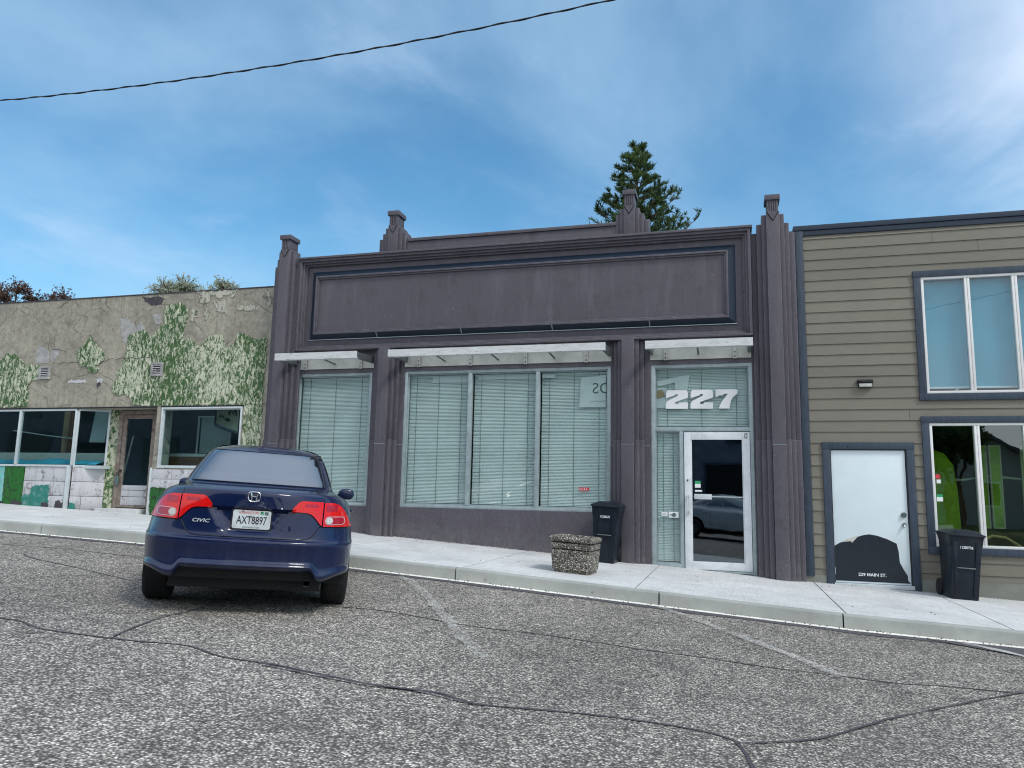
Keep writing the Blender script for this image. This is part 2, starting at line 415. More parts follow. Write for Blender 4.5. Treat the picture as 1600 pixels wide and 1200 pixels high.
def m_carpaint(name, c, flake=.0):
    b = NB(name)
    n1 = b.noise(1.5, obj_vec(b), detail=6)
    base = b.n.new('ShaderNodeRGB'); base.outputs[0].default_value = c + (1,)
    sepz = b.n.new('ShaderNodeSeparateXYZ'); b.L.new(b.tc.outputs['Object'], sepz.inputs[0])
    col = b.scale(base.outputs[0], b.rng(n1, .3, .7, .85, 1.15))
    dust = b.math('MULTIPLY', b.rng(b.noise(3.5, b.map((1, 3, .5), obj=True), detail=9, rough=.75), .45, .72), b.rng(sepz.outputs[2], .75, .3))
    col = b.mix(b.math('MULTIPLY', dust, .14), col, (.16, .18, .24))
    b.col(col); b.setp(rough=b.rng(dust, 0, 1, .35, .6), metal=.0, coat=.8, coatr=.04, spec=.2); return b.m
def obj_vec(b): return b.tc.outputs['Object']
def m_leaf(name, a, c, trans=.25):
    b = NB(name); oi = b.noise(1.9, detail=4)
    col = b.mix(b.rng(oi, .35, .65), a, c); b.col(col); b.setp(rough=.6, spec=.3)
    t = b.n.new('ShaderNodeBsdfTranslucent'); b.L.new(col, t.inputs[0]); mx = b.n.new('ShaderNodeMixShader'); mx.inputs[0].default_value = trans
    b.L.new(b.p.outputs[0], mx.inputs[1]); b.L.new(t.outputs[0], mx.inputs[2]); b.L.new(mx.outputs[0], b.out.inputs[0]); return b.m

M = {}
M['asphalt'] = m_asphalt()
M['walk'] = m_concrete('sidewalk_concrete', (.60, .61, .60), .78, True, .5)
M['kerb'] = m_concrete('kerb_concrete', (.36, .38, .35), .75, False, .55)
M['gutter'] = m_concrete('gutter_concrete', (.80, .78, .70), .85, False, .25)
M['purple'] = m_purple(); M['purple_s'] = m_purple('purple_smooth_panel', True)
M['navy'] = plain('navy_trim_paint', (.009, .022, .042), .45, .15, 5, .1, 60)
M['oldwall'] = m_oldwall(); M['green'] = m_green(scale=1.2, thr=.012); M['greenlow'] = m_green('green_sponge_panel', (.02, .16, .025), (.03, .045, .03), 1.3, .03)
M['cream'] = m_green('pale_torn_stucco', (.10, .13, .09), (.55, .54, .45), 1.2, -.03)
M['teal'] = plain('flaked_teal_paint', (.02, .20, .16), .6, .2, 8, .3, 40, dirt=(.5, .6, .55), dscale=6, damt=.7)
M['teal_l'] = plain('aqua_paint', (.16, .48, .46), .6, .2, 8, .3, 40, dirt=(.6, .65, .6), dscale=6, damt=.5)
M['white_block'] = m_whiteblock(); M['plaster'] = plain('grey_white_plaster', (.36, .355, .34), .85, .3, 7, .5, 30, dirt=(.52, .52, .50), dscale=6, damt=.7)
M['hole'] = plain('dark_broken_plaster', (.06, .055, .065), .9, .4, 14, .8, 30)
M['alu'] = plain('aged_aluminium_frame', (.36, .44, .45), .42, .15, 9, .05, 80, metal=.25, dirt=(.2, .22, .2), dscale=3, damt=.25)
M['alu_l'] = plain('pale_aluminium_frame', (.60, .66, .67), .38, .1, 9, .05, 80, metal=.15)
M['vinyl'] = plain('white_vinyl_frame', (.78, .78, .76), .35, .05, 5, 0)
M['door_frame'] = plain('painted_white_door_rail', (.72, .76, .78), .4, .08, 6, .05, 60, dirt=(.3, .32, .33), dscale=7, damt=.35)
M['awn'] = m_metalwhite(); M['plate'] = m_fascia(); M['steel'] = plain('grey_steel_arm', (.12, .135, .14), .45, .2, 8, .1, 60, metal=.4)
M['bracket'] = plain('pale_steel_bracket', (.45, .45, .42), .5, .15, 10, .1, 60, metal=.2)
M['bolt'] = plain('dark_bolt', (.03, .03, .03), .5, 0, 5, 0)
M['blind'] = plain('white_blind_slat', (.86, .90, .88), .5, .05, 3, 0)
M['cord'] = plain('dark_cord', (.10, .16, .15), .8, 0, 3, 0)
M['glass'] = glass('blue_green_window_glass', (.888, .942, .936), .03, 0, 1.4)
M['glass_door'] = glass('dark_door_glass', (.12, .20, .30), .14, 0, 1.4, (.80, .92, 1.0))
M['glass_old'] = glass('old_shopfront_glass', (.84, .93, .93), .04, 0, 1.3)
M['glass_r'] = glass('tinted_office_glass', (.84, .93, .82), .10, 0, 1.4, (.9, 1.0, .97))
M['glass_up'] = glass('upper_office_glass', (.84, .92, .94), .05, 0, 1.2)
M['dirtyglass'] = glass('added_rooflight_glass', (.80, .86, .86), .05, 0, 1.0); M['siding'] = m_siding(); M['trim'] = m_trim(); M['found'] = m_concrete('foundation_concrete', (.24, .25, .22), .7, False, .5)
M['roofmetal'] = plain('dark_blue_roof_flashing', (.022, .036, .058), .4, .1, 3, .05, 40, metal=.2)
M['door_white'] = plain('white_painted_steel_door', (.70, .80, .82), .35, .04, 2, .03, 60)
M['decal'] = plain('black_vinyl_decal', (.009, .016, .026), .35, .15, 12, .1, 40); M['white'] = plain('white_print', (.82, .84, .84), .5, .03, 4, 0)
M['offwhite'] = plain('cream_torn_paper', (.55, .54, .48), .7, .1, 12, .1, 40)
M['shade'] = plain('blue_grey_roller_shade', (.16, .42, .52), .8, .06, 1.5, .03, 30)
M['aggregate'] = m_aggregate(); M['bin'] = plain('black_blue_plastic', (.006, .011, .020), .36, .2, 6, .15, 70, dirt=(.05, .06, .07), dscale=3, damt=.25, spec=.35)
M['soil'] = plain('dark_soil', (.03, .022, .016), .95, .3, 20, .6, 40)
M['black'] = plain('black_rubber', (.012, .012, .013), .75, .15, 20, .2, 60); M['blackgloss'] = plain('black_gloss', (.008, .008, .01), .2, 0, 5, 0)
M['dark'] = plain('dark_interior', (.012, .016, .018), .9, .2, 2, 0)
M['room'] = plain('dim_room_wall', (.13, .19, .21), .9, .15, 2, 0); M['room_lit'] = plain('pale_room_panel', (.50, .60, .60), .9, .1, 2, 0)
M['lime_reflection'] = plain('lime_reflection_paint', (.30, .50, .03), .8, .35, 2.5, 0, dirt=(.06, .14, .02), dscale=3, damt=.6)  # lime for panels that stand in for a reflection in the glass
M['wood'] = plain('raw_timber', (.42, .30, .16), .7, .2, 8, .1, 40); M['brown'] = plain('brown_panel', (.20, .09, .035), .6, .2, 6, .1, 40)
M['tarp'] = plain('blue_tarpaulin', (.03, .30, .42), .35, .2, 5, .3, 18)
M['rust'] = plain('rusted_peeling_frame', (.26, .22, .19), .8, .35, 12, .4, 50, dirt=(.09, .035, .02), dscale=5, damt=.9)
M['sticker_g'] = plain('green_sticker', (.03, .35, .14), .5, .05, 5, 0); M['red'] = plain('red_sticker', (.6, .05, .06), .5, .05, 5, 0)
M['navy_car'] = m_carpaint('navy_car_paint', (.0010, .0085, .050)); M['silver_car'] = m_carpaint('silver_car_paint', (.50, .53, .54)); M['red_car'] = m_carpaint('red_car_paint', (.35, .01, .015))
M['chrome'] = plain('chrome', (.75, .76, .78), .12, .02, 5, 0, metal=1)
M['tyre'] = plain('tyre_rubber', (.014, .014, .016), .8, .2, 25, .2, 60); M['rim'] = plain('alloy_rim', (.4, .41, .42), .3, .05, 5, 0, metal=.9)
M['cladding'] = plain('house_cladding', (.45, .44, .40), .8, .1, 2, .1, 20); M['roof_tile'] = plain('grey_shingle_roof', (.12, .12, .125), .9, .2, 8, .3, 20)
M['darkbrick'] = plain('dark_brick', (.13, .15, .19), .9, .3, 3, .4, 20); M['grass'] = plain('grass_bank', (.12, .14, .05), .9, .3, .8, .6, 12); M['earth'] = plain('dry_earth', (.16, .14, .10), .95, .25, .5, .4, 8)
M['bark'] = plain('bark', (.09, .065, .045), .9, .3, 9, .6, 25)
M['needles'] = m_leaf('pine_needles', (.028, .062, .022), (.11, .17, .05)); M['redleaf'] = m_leaf('red_brown_buds', (.11, .045, .035), (.16, .09, .06)); M['paleleaf'] = m_leaf('pale_new_leaves', (.40, .46, .32), (.58, .62, .48), .35)
M['leaf'] = m_leaf('green_leaves', (.03, .06, .02), (.07, .11, .03))
M['tar'] = plain('crack_sealant', (.060, .056, .060), .6, .15, 14, .2, 60); M['asphalt_new'] = plain('fresh_black_asphalt', (.075, .072, .078), .9, .3, 40, .6, 90)
def m_lens(name, c, r=.12):
    b = NB(name); k = b.vor(150, b.map(obj=True), out='Distance'); base = b.n.new('ShaderNodeRGB'); base.outputs[0].default_value = c + (1,)
    b.col(b.scale(base.outputs[0], b.rng(k, .1, .6, 1.1, .85))); b.setp(rough=r, coat=.45, coatr=.03, spec=.35); return b.m
M['lens_red'] = m_lens('red_tail_lens', (.74, .006, .005)); M['lens_dark'] = m_lens('dark_red_lens', (.42, .01, .03)); M['lens_clear'] = m_lens('clear_reverse_lens', (.62, .60, .55))
M['lens_edge'] = plain('pale_lens_rim', (.62, .36, .36), .2, 0, 5, 0, coat=1)
b_ = NB('rear_window_tinted_glass'); b_.col((.015, .02, .03)); b_.setp(rough=.03, ior=2.9, coat=.6, coatr=.02); M['carglass'] = b_.m
b_ = NB('sheer_white_reflection'); b_.col((.92, .95, .95)); b_.setp(rough=.5, alpha=.62); M['sheer'] = b_.m
M['lettered_sheet'] = plain('lettered_sheet_white', (.80, .84, .82), .7, .05, 3, 0)

# ------------------------------------------------------------------ ground shape
PX = [-90, -15, -12.9, -10.9, -7.86, -6.5, -2.84, .4, 1.2, 2.65, 3.94, 10, 90]
PZ = [1.6, -.37, -.45, -.52, -.63, -.70, -.92, -1.13, -1.18, -1.24, -1.30, -1.6, -5.0]
def zs(x):
    if x <= PX[0]: return PZ[0]
    for i in range(len(PX) - 1):
        if x <= PX[i + 1]: return PZ[i] + (PZ[i + 1] - PZ[i]) * (x - PX[i]) / (PX[i + 1] - PX[i])
    return PZ[-1]
def zr(x, y): return zs(x) - .14 - .015 * min(3.0, max(0.0, -3.45 - y))
KX = sorted(set(PX + [x * 1.0 for x in range(-20, 13)] + list(range(-85, 90, 5))))
def sheet(name, mat, ys, zf, x0=-90, x1=90, kind='structure', parent=None, xs=None):
    xx = xs or [x for x in KX if x0 < x < x1]; xx = sorted(set([x0] + list(xx) + [x1]))
    return MB().grid([[(x, y, zf(x, y)) for x in xx] for y in ys]).obj(name, mat, parent, kind=kind)
def up(o):
    me = o.data
    if sum(p.normal.z for p in me.polygons) < 0: me.flip_normals()
    return o
WO['_'] = Vector((0, 0, 0))
road = up(sheet('road', M['asphalt'], [-17.0, -12, -6.45, -3.53], zr))
g = MB(); R_ = [-700, -300, -150, -90] + [x for x in KX if -90 < x < 90] + [90, 150, 300, 700]
def zg(x, y):
    b = zs(max(-90, min(90, x))) - .35
    if y < -20: b += min(4.0, (-20 - y) * .10)
    return b
g.grid([[(x, y, zg(x, y)) for x in R_] for y in (-700, -300, -150, -80, -61, -50, -40, -30, -24, -20, -17.0, -3.0, 0, 20, 60, 150, 700)])
ground = up(g.obj('ground', M['earth'], kind='structure', smooth=True))
gb = MB(); gb.grid([[(x, y, zg(x, y) + .03) for x in R_ if -300 <= x <= 300] for y in (-150, -80, -61, -50, -40, -30, -24, -20.6)])
up(gb.obj('grass_bank', M['grass'], kind='structure', smooth=True))
sheet('far_pavement', M['walk'], [-20.4, -17.0], lambda x, y: zs(x) - .06)

KY0, KY1 = -3.45, -3.31
# gutter strip and the darker asphalt seam beside the kerb
sheet('gutter', M['gutter'], [-3.56, KY0], lambda x, y: zr(x, y) + .004)
def wob(x): return .02 * math.sin(x * 3.1) + .015 * math.sin(x * 7.7 + 1)
xx = [-40 + i * .2 for i in range(0, 301)]
sm = MB(); sm.grid([[(x, -3.56, zr(x, -3.56) + .0045) for x in xx], [(x, -3.72 + wob(x), zr(x, -3.72) + .0045) for x in xx]])
up(sm.obj('asphalt_seam', M['asphalt_new'], kind='structure'))
wd = MB(); pts_ = [(1.9, -3.62), (2.1, -3.75), (2.5, -3.98), (3.2, -4.12), (4.2, -4.15), (6, -3.9), (6, -3.62)]
wd.poly([(x, y, zr(x, y) + .009) for x, y in pts_]); up(wd.obj('asphalt_patch', M['asphalt_new'], kind='structure', tri=True))

# kerb stones
kerb = empty('kerb', (0, 0, 0), kind='structure')
ks = [-60, -40, -25, -18.4, -12.3, -9.7, -7.1, -3.24, -.78, 1.15, 4.4, 7.5, 12, 25, 60]
for a, b in zip(ks, ks[1:]):
    q = MB(); e0, e1 = a + .008, b - .008; xs_ = [e0] + [x for x in KX if e0 < x < e1] + [e1]
    prof = [(KY0, -.30), (KY0 + .012, -.02), (KY0 + .03, .0), (KY1, .0), (KY1, -.30)]
    q.grid([[(x, y, zs(x) + dz) for x in xs_] for y, dz in prof])
    for x in (e0, e1): q.poly([(x, y, zs(x) + dz) for y, dz in prof])
    q.obj('kerb_stone', M['kerb'], kerb, smooth=True, angle=50)
# pavement slabs
walk = empty('pavement', (0, 0, 0), kind='structure')
js = [-60, -40, -25, -18.4, -15.4, -12.4, -9.7, -7.5, -5.35, -3.2, -1.065, 1.2, 2.78, 4.9, 7.5, 12, 25, 60]
for a, b in zip(js, js[1:]):
    e0, e1 = a + .009, b - .009; xs_ = [e0] + [x for x in KX if e0 < x < e1] + [e1]
    q = MB(); ys_ = [-3.302, .02]
    q.grid([[(x, y, zs(x) - .002) for x in xs_] for y in ys_])
    q.grid([[(x, -3.302, zs(x) - dz) for x in xs_] for dz in (.002, .12)])
    for x in (e0, e1): q.poly([(x, y, zs(x) - dz) for y, dz in ((-3.302, .002), (.02, .002), (.02, .12), (-3.302, .12))])
    q.obj('slab', M['walk'], walk)
q = MB(); q.grid([[(x, y, zs(x) - .03) for x in [-60] + [k for k in KX if -60 < k < 60] + [60]] for y in (-3.31, .02)]); q.obj('slab_bed', M['hole'], walk)

# cracks sealed with tar and worn bay lines
def ribbon(name, pts, w, mat, dz, jag=.004, kind='structure', parent=None, sub=6):
    P = [Vector((x, y, 0)) for x, y in pts]; pl = []
    for i in range(len(P) - 1):
        for k in range(sub): 
            t = k / sub; p0, p1, p2, p3 = P[max(i - 1, 0)], P[i], P[i + 1], P[min(i + 2, len(P) - 1)]
            pl.append(.5 * ((2 * p1) + (p2 - p0) * t + (2 * p0 - 5 * p1 + 4 * p2 - p3) * t * t + (3 * p1 - p0 - 3 * p2 + p3) * t ** 3))
    pl.append(P[-1]); A, B = [], []
    for i, p in enumerate(pl):
        d = (pl[min(i + 1, len(pl) - 1)] - pl[max(i - 1, 0)]); d = d.normalized() if d.length > 1e-6 else Vector((1, 0, 0))
        nrm = Vector((-d.y, d.x, 0)); ww = w * (.5 + random.uniform(-.18, .22)); j = nrm * random.uniform(-jag, jag)
        if i in (0, len(pl) - 1): ww *= .3
        for L_, s_ in ((A, 1), (B, -1)):
            c = p + nrm * ww * s_ + j; L_.append((c.x, c.y, zr(c.x, c.y) + dz))
    return up(MB().grid([A, B]).obj(name, mat, parent, kind=kind, recalc=False))
CR = {'C1': [(-6.2, -7.9), (-5.14, -7.92), (-4.97, -7.91), (-4.68, -8.01), (-4.51, -8.01), (-4.21, -7.98), (-3.92, -7.94), (-3.58, -7.85), (-3.24, -7.96), (-2.95, -7.96), (-2.77, -7.95), (-2.38, -7.99), (-2.02, -8.01), (-1.71, -7.95), (-1.44, -8.04), (-1.22, -7.99), (-0.87, -7.89), (-0.51, -7.83), (-0.23, -7.82), (-0.02, -7.88), (0.05, -8.05), (0.12, -8.5)],
'C1b': [(0.02, -7.95), (0.3, -7.75), (0.54, -7.51), (1.0, -6.84), (1.52, -6.23), (2.2, -5.5)],
'C2': [(-4.5, -5.9), (-4.43, -6.39), (-4.34, -6.84), (-4.33, -7.19), (-4.19, -7.7), (-4.1, -7.94)], 'C3': [(-5.2, -8.5), (-4.8, -8.38), (-4.64, -8.25), (-4.55, -8.05)],
'C4': [(-5.2, -6.4), (-4.12, -6.15), (-3.55, -5.9), (-3.08, -5.79), (-2.41, -5.89), (-2.05, -5.9), (-1.66, -5.85), (-1.05, -5.84), (-0.73, -5.87), (-0.21, -5.84), (0.27, -5.86), (0.75, -5.81), (1.2, -5.79), (1.66, -5.68), (2.6, -5.6)],
'C5': [(-11, -4.7), (-8.94, -4.73), (-8.01, -4.64), (-6.8, -4.63), (-5.5, -4.7)], 'C6': [(-7.9, -5.3), (-7.58, -5.48), (-6.83, -5.68), (-5.74, -5.99)]}
for k, v in CR.items(): ribbon('tar_seam', v, .023 if k == 'C1' else .017, M['tar'], .0085 if k in ('C2', 'C1b', 'C3') else .0045)
ribbon('tar_seam', [(-2.9, -8.0), (-2.5, -8.03), (-2.1, -8.05), (-1.8, -8.0), (-1.4, -8.08)], .02, M['tar'], .0125)
wp = m_worn_paint('worn_white_bay_paint', (.62, .62, .58), .50, .85)
for v in ([(-3.83, -3.76), (-3.56, -4.05), (-3.25, -4.5), (-2.85, -5.15), (-2.5, -5.72), (-2.15, -6.3), (-1.7, -7.0)], [(-.76, -3.63), (-.45, -4.0), (-.1, -4.5), (.3, -5.05), (.62, -5.55), (.85, -5.95)]):
    ribbon('bay_line', v, .10, wp, .0165, .008)
ribbon('bay_line', [(2.2, -3.66), (2.6, -4.05), (3.3, -5.1), (4.0, -6.2)], .09, m_worn_paint('worn_white_bay_paint_fresh', (.65, .65, .62), .36, .9), .0165, .006)
ribbon('chalk_arc', [(-1.5, -4.6), (-1.25, -4.75), (-1.0, -4.95), (-1.0, -5.1)], .05, m_worn_paint('faint_yellow_chalk', (.6, .5, .18), .56, .6), .0165, .006)

# ------------------------------------------------------------------ dark purple shop
def wall_open(mb, X0, X1, Z0, Z1, ops, y0, y1):
    xs_ = sorted(set([X0, X1] + [v for o in ops for v in (o[0], o[1]) if X0 < v < X1])); zz = sorted(set([Z0, Z1] + [v for o in ops for v in (o[2], o[3]) if Z0 < v < Z1]))
    def solid(i, j):
        if i < 0 or j < 0 or i >= len(xs_) - 1 or j >= len(zz) - 1: return False
        cx, cz = (xs_[i] + xs_[i + 1]) / 2, (zz[j] + zz[j + 1]) / 2
        return not any(o[0] < cx < o[1] and o[2] < cz < o[3] for o in ops)
    for i in range(len(xs_) - 1):
        for j in range(len(zz) - 1):
            if not solid(i, j): continue
            a, b, c, d = xs_[i], xs_[i + 1], zz[j], zz[j + 1]
            mb.poly([(a, y0, c), (b, y0, c), (b, y0, d), (a, y0, d)]); mb.poly([(a, y1, c), (a, y1, d), (b, y1, d), (b, y1, c)])
            if not solid(i - 1, j): mb.poly([(a, y0, c), (a, y0, d), (a, y1, d), (a, y1, c)])
            if not solid(i + 1, j): mb.poly([(b, y0, c), (b, y1, c), (b, y1, d), (b, y0, d)])
            if not solid(i, j - 1): mb.poly([(a, y0, c), (a, y1, c), (b, y1, c), (b, y0, c)])
            if not solid(i, j + 1): mb.poly([(a, y0, d), (b, y0, d), (b, y1, d), (a, y1, d)])
    return mb

shop = empty('purple_shop', (-3.6, 0, zs(-3.6)), 'dark purple stucco shop with stepped art deco pilasters and blank sign panel', 'building')
W1 = (-7.75, -6.19, -.24, 2.17); W2 = (-5.55, -1.84, -.24, 2.17); W3 = (-1.18, .40, -2.5, 2.17)
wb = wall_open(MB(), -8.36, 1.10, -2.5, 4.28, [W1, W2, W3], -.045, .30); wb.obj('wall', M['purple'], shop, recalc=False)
# roof, side and back walls
sb = MB(); sb.box(-8.36, -8.10, .30, 7, -2, 4.20).box(.84, 1.10, .30, 7, -2, 4.20).box(-8.10, .84, 6.7, 7, -2, 4.20); sb.obj('side_wall', M['purple'], shop)
MB().box(-8.10, .84, .30, 6.7, 3.55, 3.75).obj('roof', M['roofmetal'], shop)
MB().box(-8.0, .8, 3.2, 3.3, -2, 3.5).obj('partition', M['room'], shop)
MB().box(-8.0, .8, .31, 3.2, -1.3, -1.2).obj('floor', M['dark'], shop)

# raised upper parapet between the two roof posts
up_ = MB(); up_.box(-5.66, -1.74, .05, .33, 4.28, 4.63); up_.obj('upper_parapet', M['purple'], shop, bevel=.01)
MB().box(-5.64, -1.76, .02, .36, 4.63, 4.69).obj('parapet_coping', M['purple'], shop, bevel=.012)

# frieze: stepped moulding, navy splayed border, sign panel
def frame_ring(mb, X0, X1, Z0, Z1, w, y0, y1, wb_=None):
    wb_ = w if wb_ is None else wb_
    mb.box(X0, X1, y0, y1, Z1 - w, Z1).box(X0, X1, y0, y1, Z0, Z0 + wb_).box(X0, X0 + w, y0, y1, Z0 + wb_, Z1 - w).box(X1 - w, X1, y0, y1, Z0 + wb_, Z1 - w); return mb
mo = MB()
for k, (ins, w, yf) in enumerate(((0, .045, -.205), (.045, .04, -.165), (.085, .035, -.125))):
    frame_ring(mo, -7.73 + ins, .42 - ins, 2.575 + ins * .8, 4.335 - ins, w, yf, -.045, w * .8)
mo.obj('cornice_moulding', M['purple'], shop, bevel=.005)
MB().box(-7.76, .45, -.235, .30, 4.335, 4.375).obj('cornice_cap', M['purple'], shop, bevel=.008)
MB().box(-7.61, .30, -.075, -.045, 2.675, 4.215).obj('frieze_band', M['purple'], shop)
nb = MB(); o_ = (-7.50, .18, 2.80, 4.11); i_ = (-7.385, .065, 2.885, 4.0); ya, yb_ = -.078, -.165
def ringquads(mb, o, i, yo, yi):
    O = [(o[0], yo, o[2]), (o[1], yo, o[2]), (o[1], yo, o[3]), (o[0], yo, o[3])]; I = [(i[0], yi, i[2]), (i[1], yi, i[2]), (i[1], yi, i[3]), (i[0], yi, i[3])]
    for k in range(4): mb.poly([O[k], O[(k + 1) % 4], I[(k + 1) % 4], I[k]])
ringquads(nb, o_, i_, ya, yb_); nb.poly([(o_[0], ya, o_[2]), (o_[0], ya, o_[3]), (o_[1], ya, o_[3]), (o_[1], ya, o_[2])])
nb.obj('sign_border', M['navy'], shop)
sg = MB(); frame_ring(sg, -7.385, .065, 2.885, 4.0, .03, -.178, -.10); frame_ring(sg, -7.355, .035, 2.915, 3.97, .03, -.155, -.10); sg.obj('sign_moulding', M['purple'], shop, bevel=.004)
MB().box(-7.325, .005, -.128, -.10, 2.945, 3.94).obj('sign_panel', M['purple_s'], shop)
fl = MB(); fl.box(-7.51, .19, -.098, -.079, 2.790, 2.802)
fl.obj('drip_edge', M['alu'], shop)
for x in (-6.1, -4.47, -2.83, -1.19):
    fl = MB(); fl.poly([(x - .008, -.0785, 2.80), (x + .008, -.0785, 2.80), (x + .008, -.171, 2.887), (x - .008, -.171, 2.887)]).poly([(x - .008, -.0785, 2.79), (x + .008, -.0785, 2.79), (x + .008, -.175, 2.877), (x - .008, -.175, 2.877)])
    fl.obj('border_joint', M['alu'], shop)

# pilasters
def pilaster(cx, top, tall, base_y=-.045, both=True, deep=.30, notch_z=4.39):
    """tall: a corner pilaster with its own post; otherwise a short one under the cornice"""
    gz = zs(cx) - .4
    p = MB(); yf = base_y - (.27 if tall else .21); h = .10
    ztop = 4.53 if tall else 2.575
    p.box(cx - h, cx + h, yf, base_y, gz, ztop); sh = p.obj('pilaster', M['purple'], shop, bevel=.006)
    ks_ = ((.10, .17, .72, 4.51), (.17, .245, .46, 4.385), (.245, .33, .2, 4.25)) if tall else ((.10, .17, .62, 2.575), (.17, .245, .3, 2.575))
    for s_ in (-1, 1):
        for a, b, f, zt in ks_:
            y_ = base_y + (yf - base_y) * f
            r = MB(); x0, x1 = (cx + a, cx + b) if s_ > 0 else (cx - b, cx - a)
            r.box(x0, x1, y_, base_y, .93, zt if tall else 2.575)
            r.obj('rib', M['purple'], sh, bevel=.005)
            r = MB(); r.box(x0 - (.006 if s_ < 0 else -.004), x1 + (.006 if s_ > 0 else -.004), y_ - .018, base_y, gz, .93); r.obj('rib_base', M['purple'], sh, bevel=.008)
    # scored line round the base
    MB().box(cx - .33, cx + .33, base_y - .004, base_y, .848, .856).obj('score_line', M['alu'], sh)
    MB().box(cx - .102, cx + .102, yf - .004, yf + .0, .850, .856).obj('score_line', M['alu'], sh)
    return sh, yf
def post(sh, cx, yf, z0, z1, ribs=None, depth=.30, w=.085):
    """square fluted roof post with cap and a carved chevron"""
    b = MB(); b.box(cx - w, cx + w, yf + .012, yf + depth, z0, z1 - .085); b.obj('post', M['purple'], sh, bevel=.004)
    for k in range(5):
        x = cx - w + .018 + k * (2 * w - .036) / 4
        MB().box(x - .009, x + .009, yf - .004, yf + .012, z0, z1 - .085).obj('flute', M['purple'], sh)
    MB().box(cx - w - .03, cx + w + .03, yf - .028, yf + depth + .02, z1 - .085, z1).obj('post_cap', M['purple'], sh, bevel=.008)
def chevron(sh, cx, yf, z0):
    c = MB(); c.prism_xz([(cx - .082, z0), (cx + .082, z0), (cx, z0 - .135)], yf - .014, yf); c.obj('chevron', M['purple'], sh)
    c = MB(); 
    for s_ in (-1, 1): c.prism_xz([(cx + s_ * .096, z0), (cx + s_ * .083, z0), (cx, z0 - .137), (cx, z0 - .158)], yf - .003, yf)
    c.obj('chevron_groove', M['dark'], sh)
for cx in (-8.0, .76):
    sh, yf = pilaster(cx, 4.53, True); post(sh, cx, yf, 4.53, 4.81); chevron(sh, cx, yf, 4.53)
for cx in (-5.885, -1.535): pilaster(cx, 2.575, False)
for cx in (-5.91, -1.53):
    yf = -.05
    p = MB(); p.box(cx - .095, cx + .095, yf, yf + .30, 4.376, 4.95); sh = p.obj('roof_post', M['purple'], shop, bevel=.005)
    for s_ in (-1, 1):
        for a, b, zt, y_ in ((.095, .165, 4.90, yf + .04), (.165, .24, 4.81, yf + .085), (.24, .325, 4.72, yf + .13)):
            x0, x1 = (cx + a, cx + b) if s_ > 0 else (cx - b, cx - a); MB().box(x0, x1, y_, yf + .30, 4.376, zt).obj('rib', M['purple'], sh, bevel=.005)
    post(sh, cx, yf, 4.95, 5.215); chevron(sh, cx, yf, 4.94)

# window and door assemblies
def blind(parent, X0, X1, Z0, Z1, y=.075, name='blind'):
    b = MB(); z = Z1 - .03; k = 0
    while z > Z0 + .01:
        t = 1.07 + .05 * math.sin(k * .37) * math.sin(k * .05 + X0)
        c, s_ = .0122 * math.cos(t), .0122 * math.sin(t); sag = .002 * math.sin(k * 1.7 + X0 * 3)
        b.poly([(X0, y - c, z + s_ * -1 + sag), (X1, y - c, z - s_ - sag), (X1, y + c, z + s_ - sag), (X0, y + c, z + s_ + sag)]); z -= .0245; k += 1
    b.box(X0, X1, y - .014, y + .014, Z1 - .028, Z1)
    o = b.obj(name, M['blind'], parent, kind='stuff', recalc=False)
    c = MB(); n = 3 if X1 - X0 > .9 else 2
    for i in range(n):
        x = X0 + (X1 - X0) * ((.12, .5, .88) if n == 3 else (.28, .74))[i]; c.box(x - .003, x + .003, y - .0145, y - .0125, Z0, Z1)
    c.obj('blind_cord', M['cord'], parent)
    MB().box(X0 - .2, X1 + .2, y + .10, y + .12, Z0 - .1, Z1 + .05).obj('back_board', M['room_lit'], parent)
def frame(mat, o, w=.045, y0=-.03, y1=.06, mull=(), rails=(), parent=None, name='window', wb_=None):
    f = MB(); wb2 = wb_ or w
    f.box(o[0], o[0] + w, y0, y1, o[2], o[3]).box(o[1] - w, o[1], y0, y1, o[2], o[3]).box(o[0] + w, o[1] - w, y0, y1, o[3] - w, o[3]).box(o[0] + w, o[1] - w, y0, y1, o[2], o[2] + wb2)
    # recessed inner stop
    s_ = .018; f.box(o[0] + w, o[0] + w + s_, y0 + .03, y1, o[2] + wb2, o[3] - w).box(o[1] - w - s_, o[1] - w, y0 + .03, y1, o[2] + wb2, o[3] - w)
    f.box(o[0] + w + s_, o[1] - w - s_, y0 + .03, y1, o[3] - w - s_, o[3] - w).box(o[0] + w + s_, o[1] - w - s_, y0 + .03, y1, o[2] + wb2, o[2] + wb2 + s_)
    return f.obj(name, mat, parent, bevel=.004)
def pane(parent, X0, X1, Z0, Z1, mat, y=.03): 
    return MB().box(X0, X1, y, y + .006, Z0, Z1).obj('pane', mat, parent)

w1 = frame(M['alu'], W1, .055, parent=shop); pane(w1, -7.68, -6.26, -.17, 2.10, M['glass']); blind(w1, -7.66, -6.27, -.16, 2.09)
w2 = frame(M['alu'], W2, .055, parent=shop)
MX = [(-5.495, -4.345), (-4.275, -3.125), (-3.055, -1.895)]
for a in (-4.31, -3.09):
    MB().box(a - .035, a + .035, -.034, .06, -.18, 2.11).obj('mullion', M['alu'], w2, bevel=.004)
for a, b in MX:
    pane(w2, a + .018, b - .018, -.165, 2.095, M['glass']); blind(w2, a + .02, b - .02, -.16, 2.09)
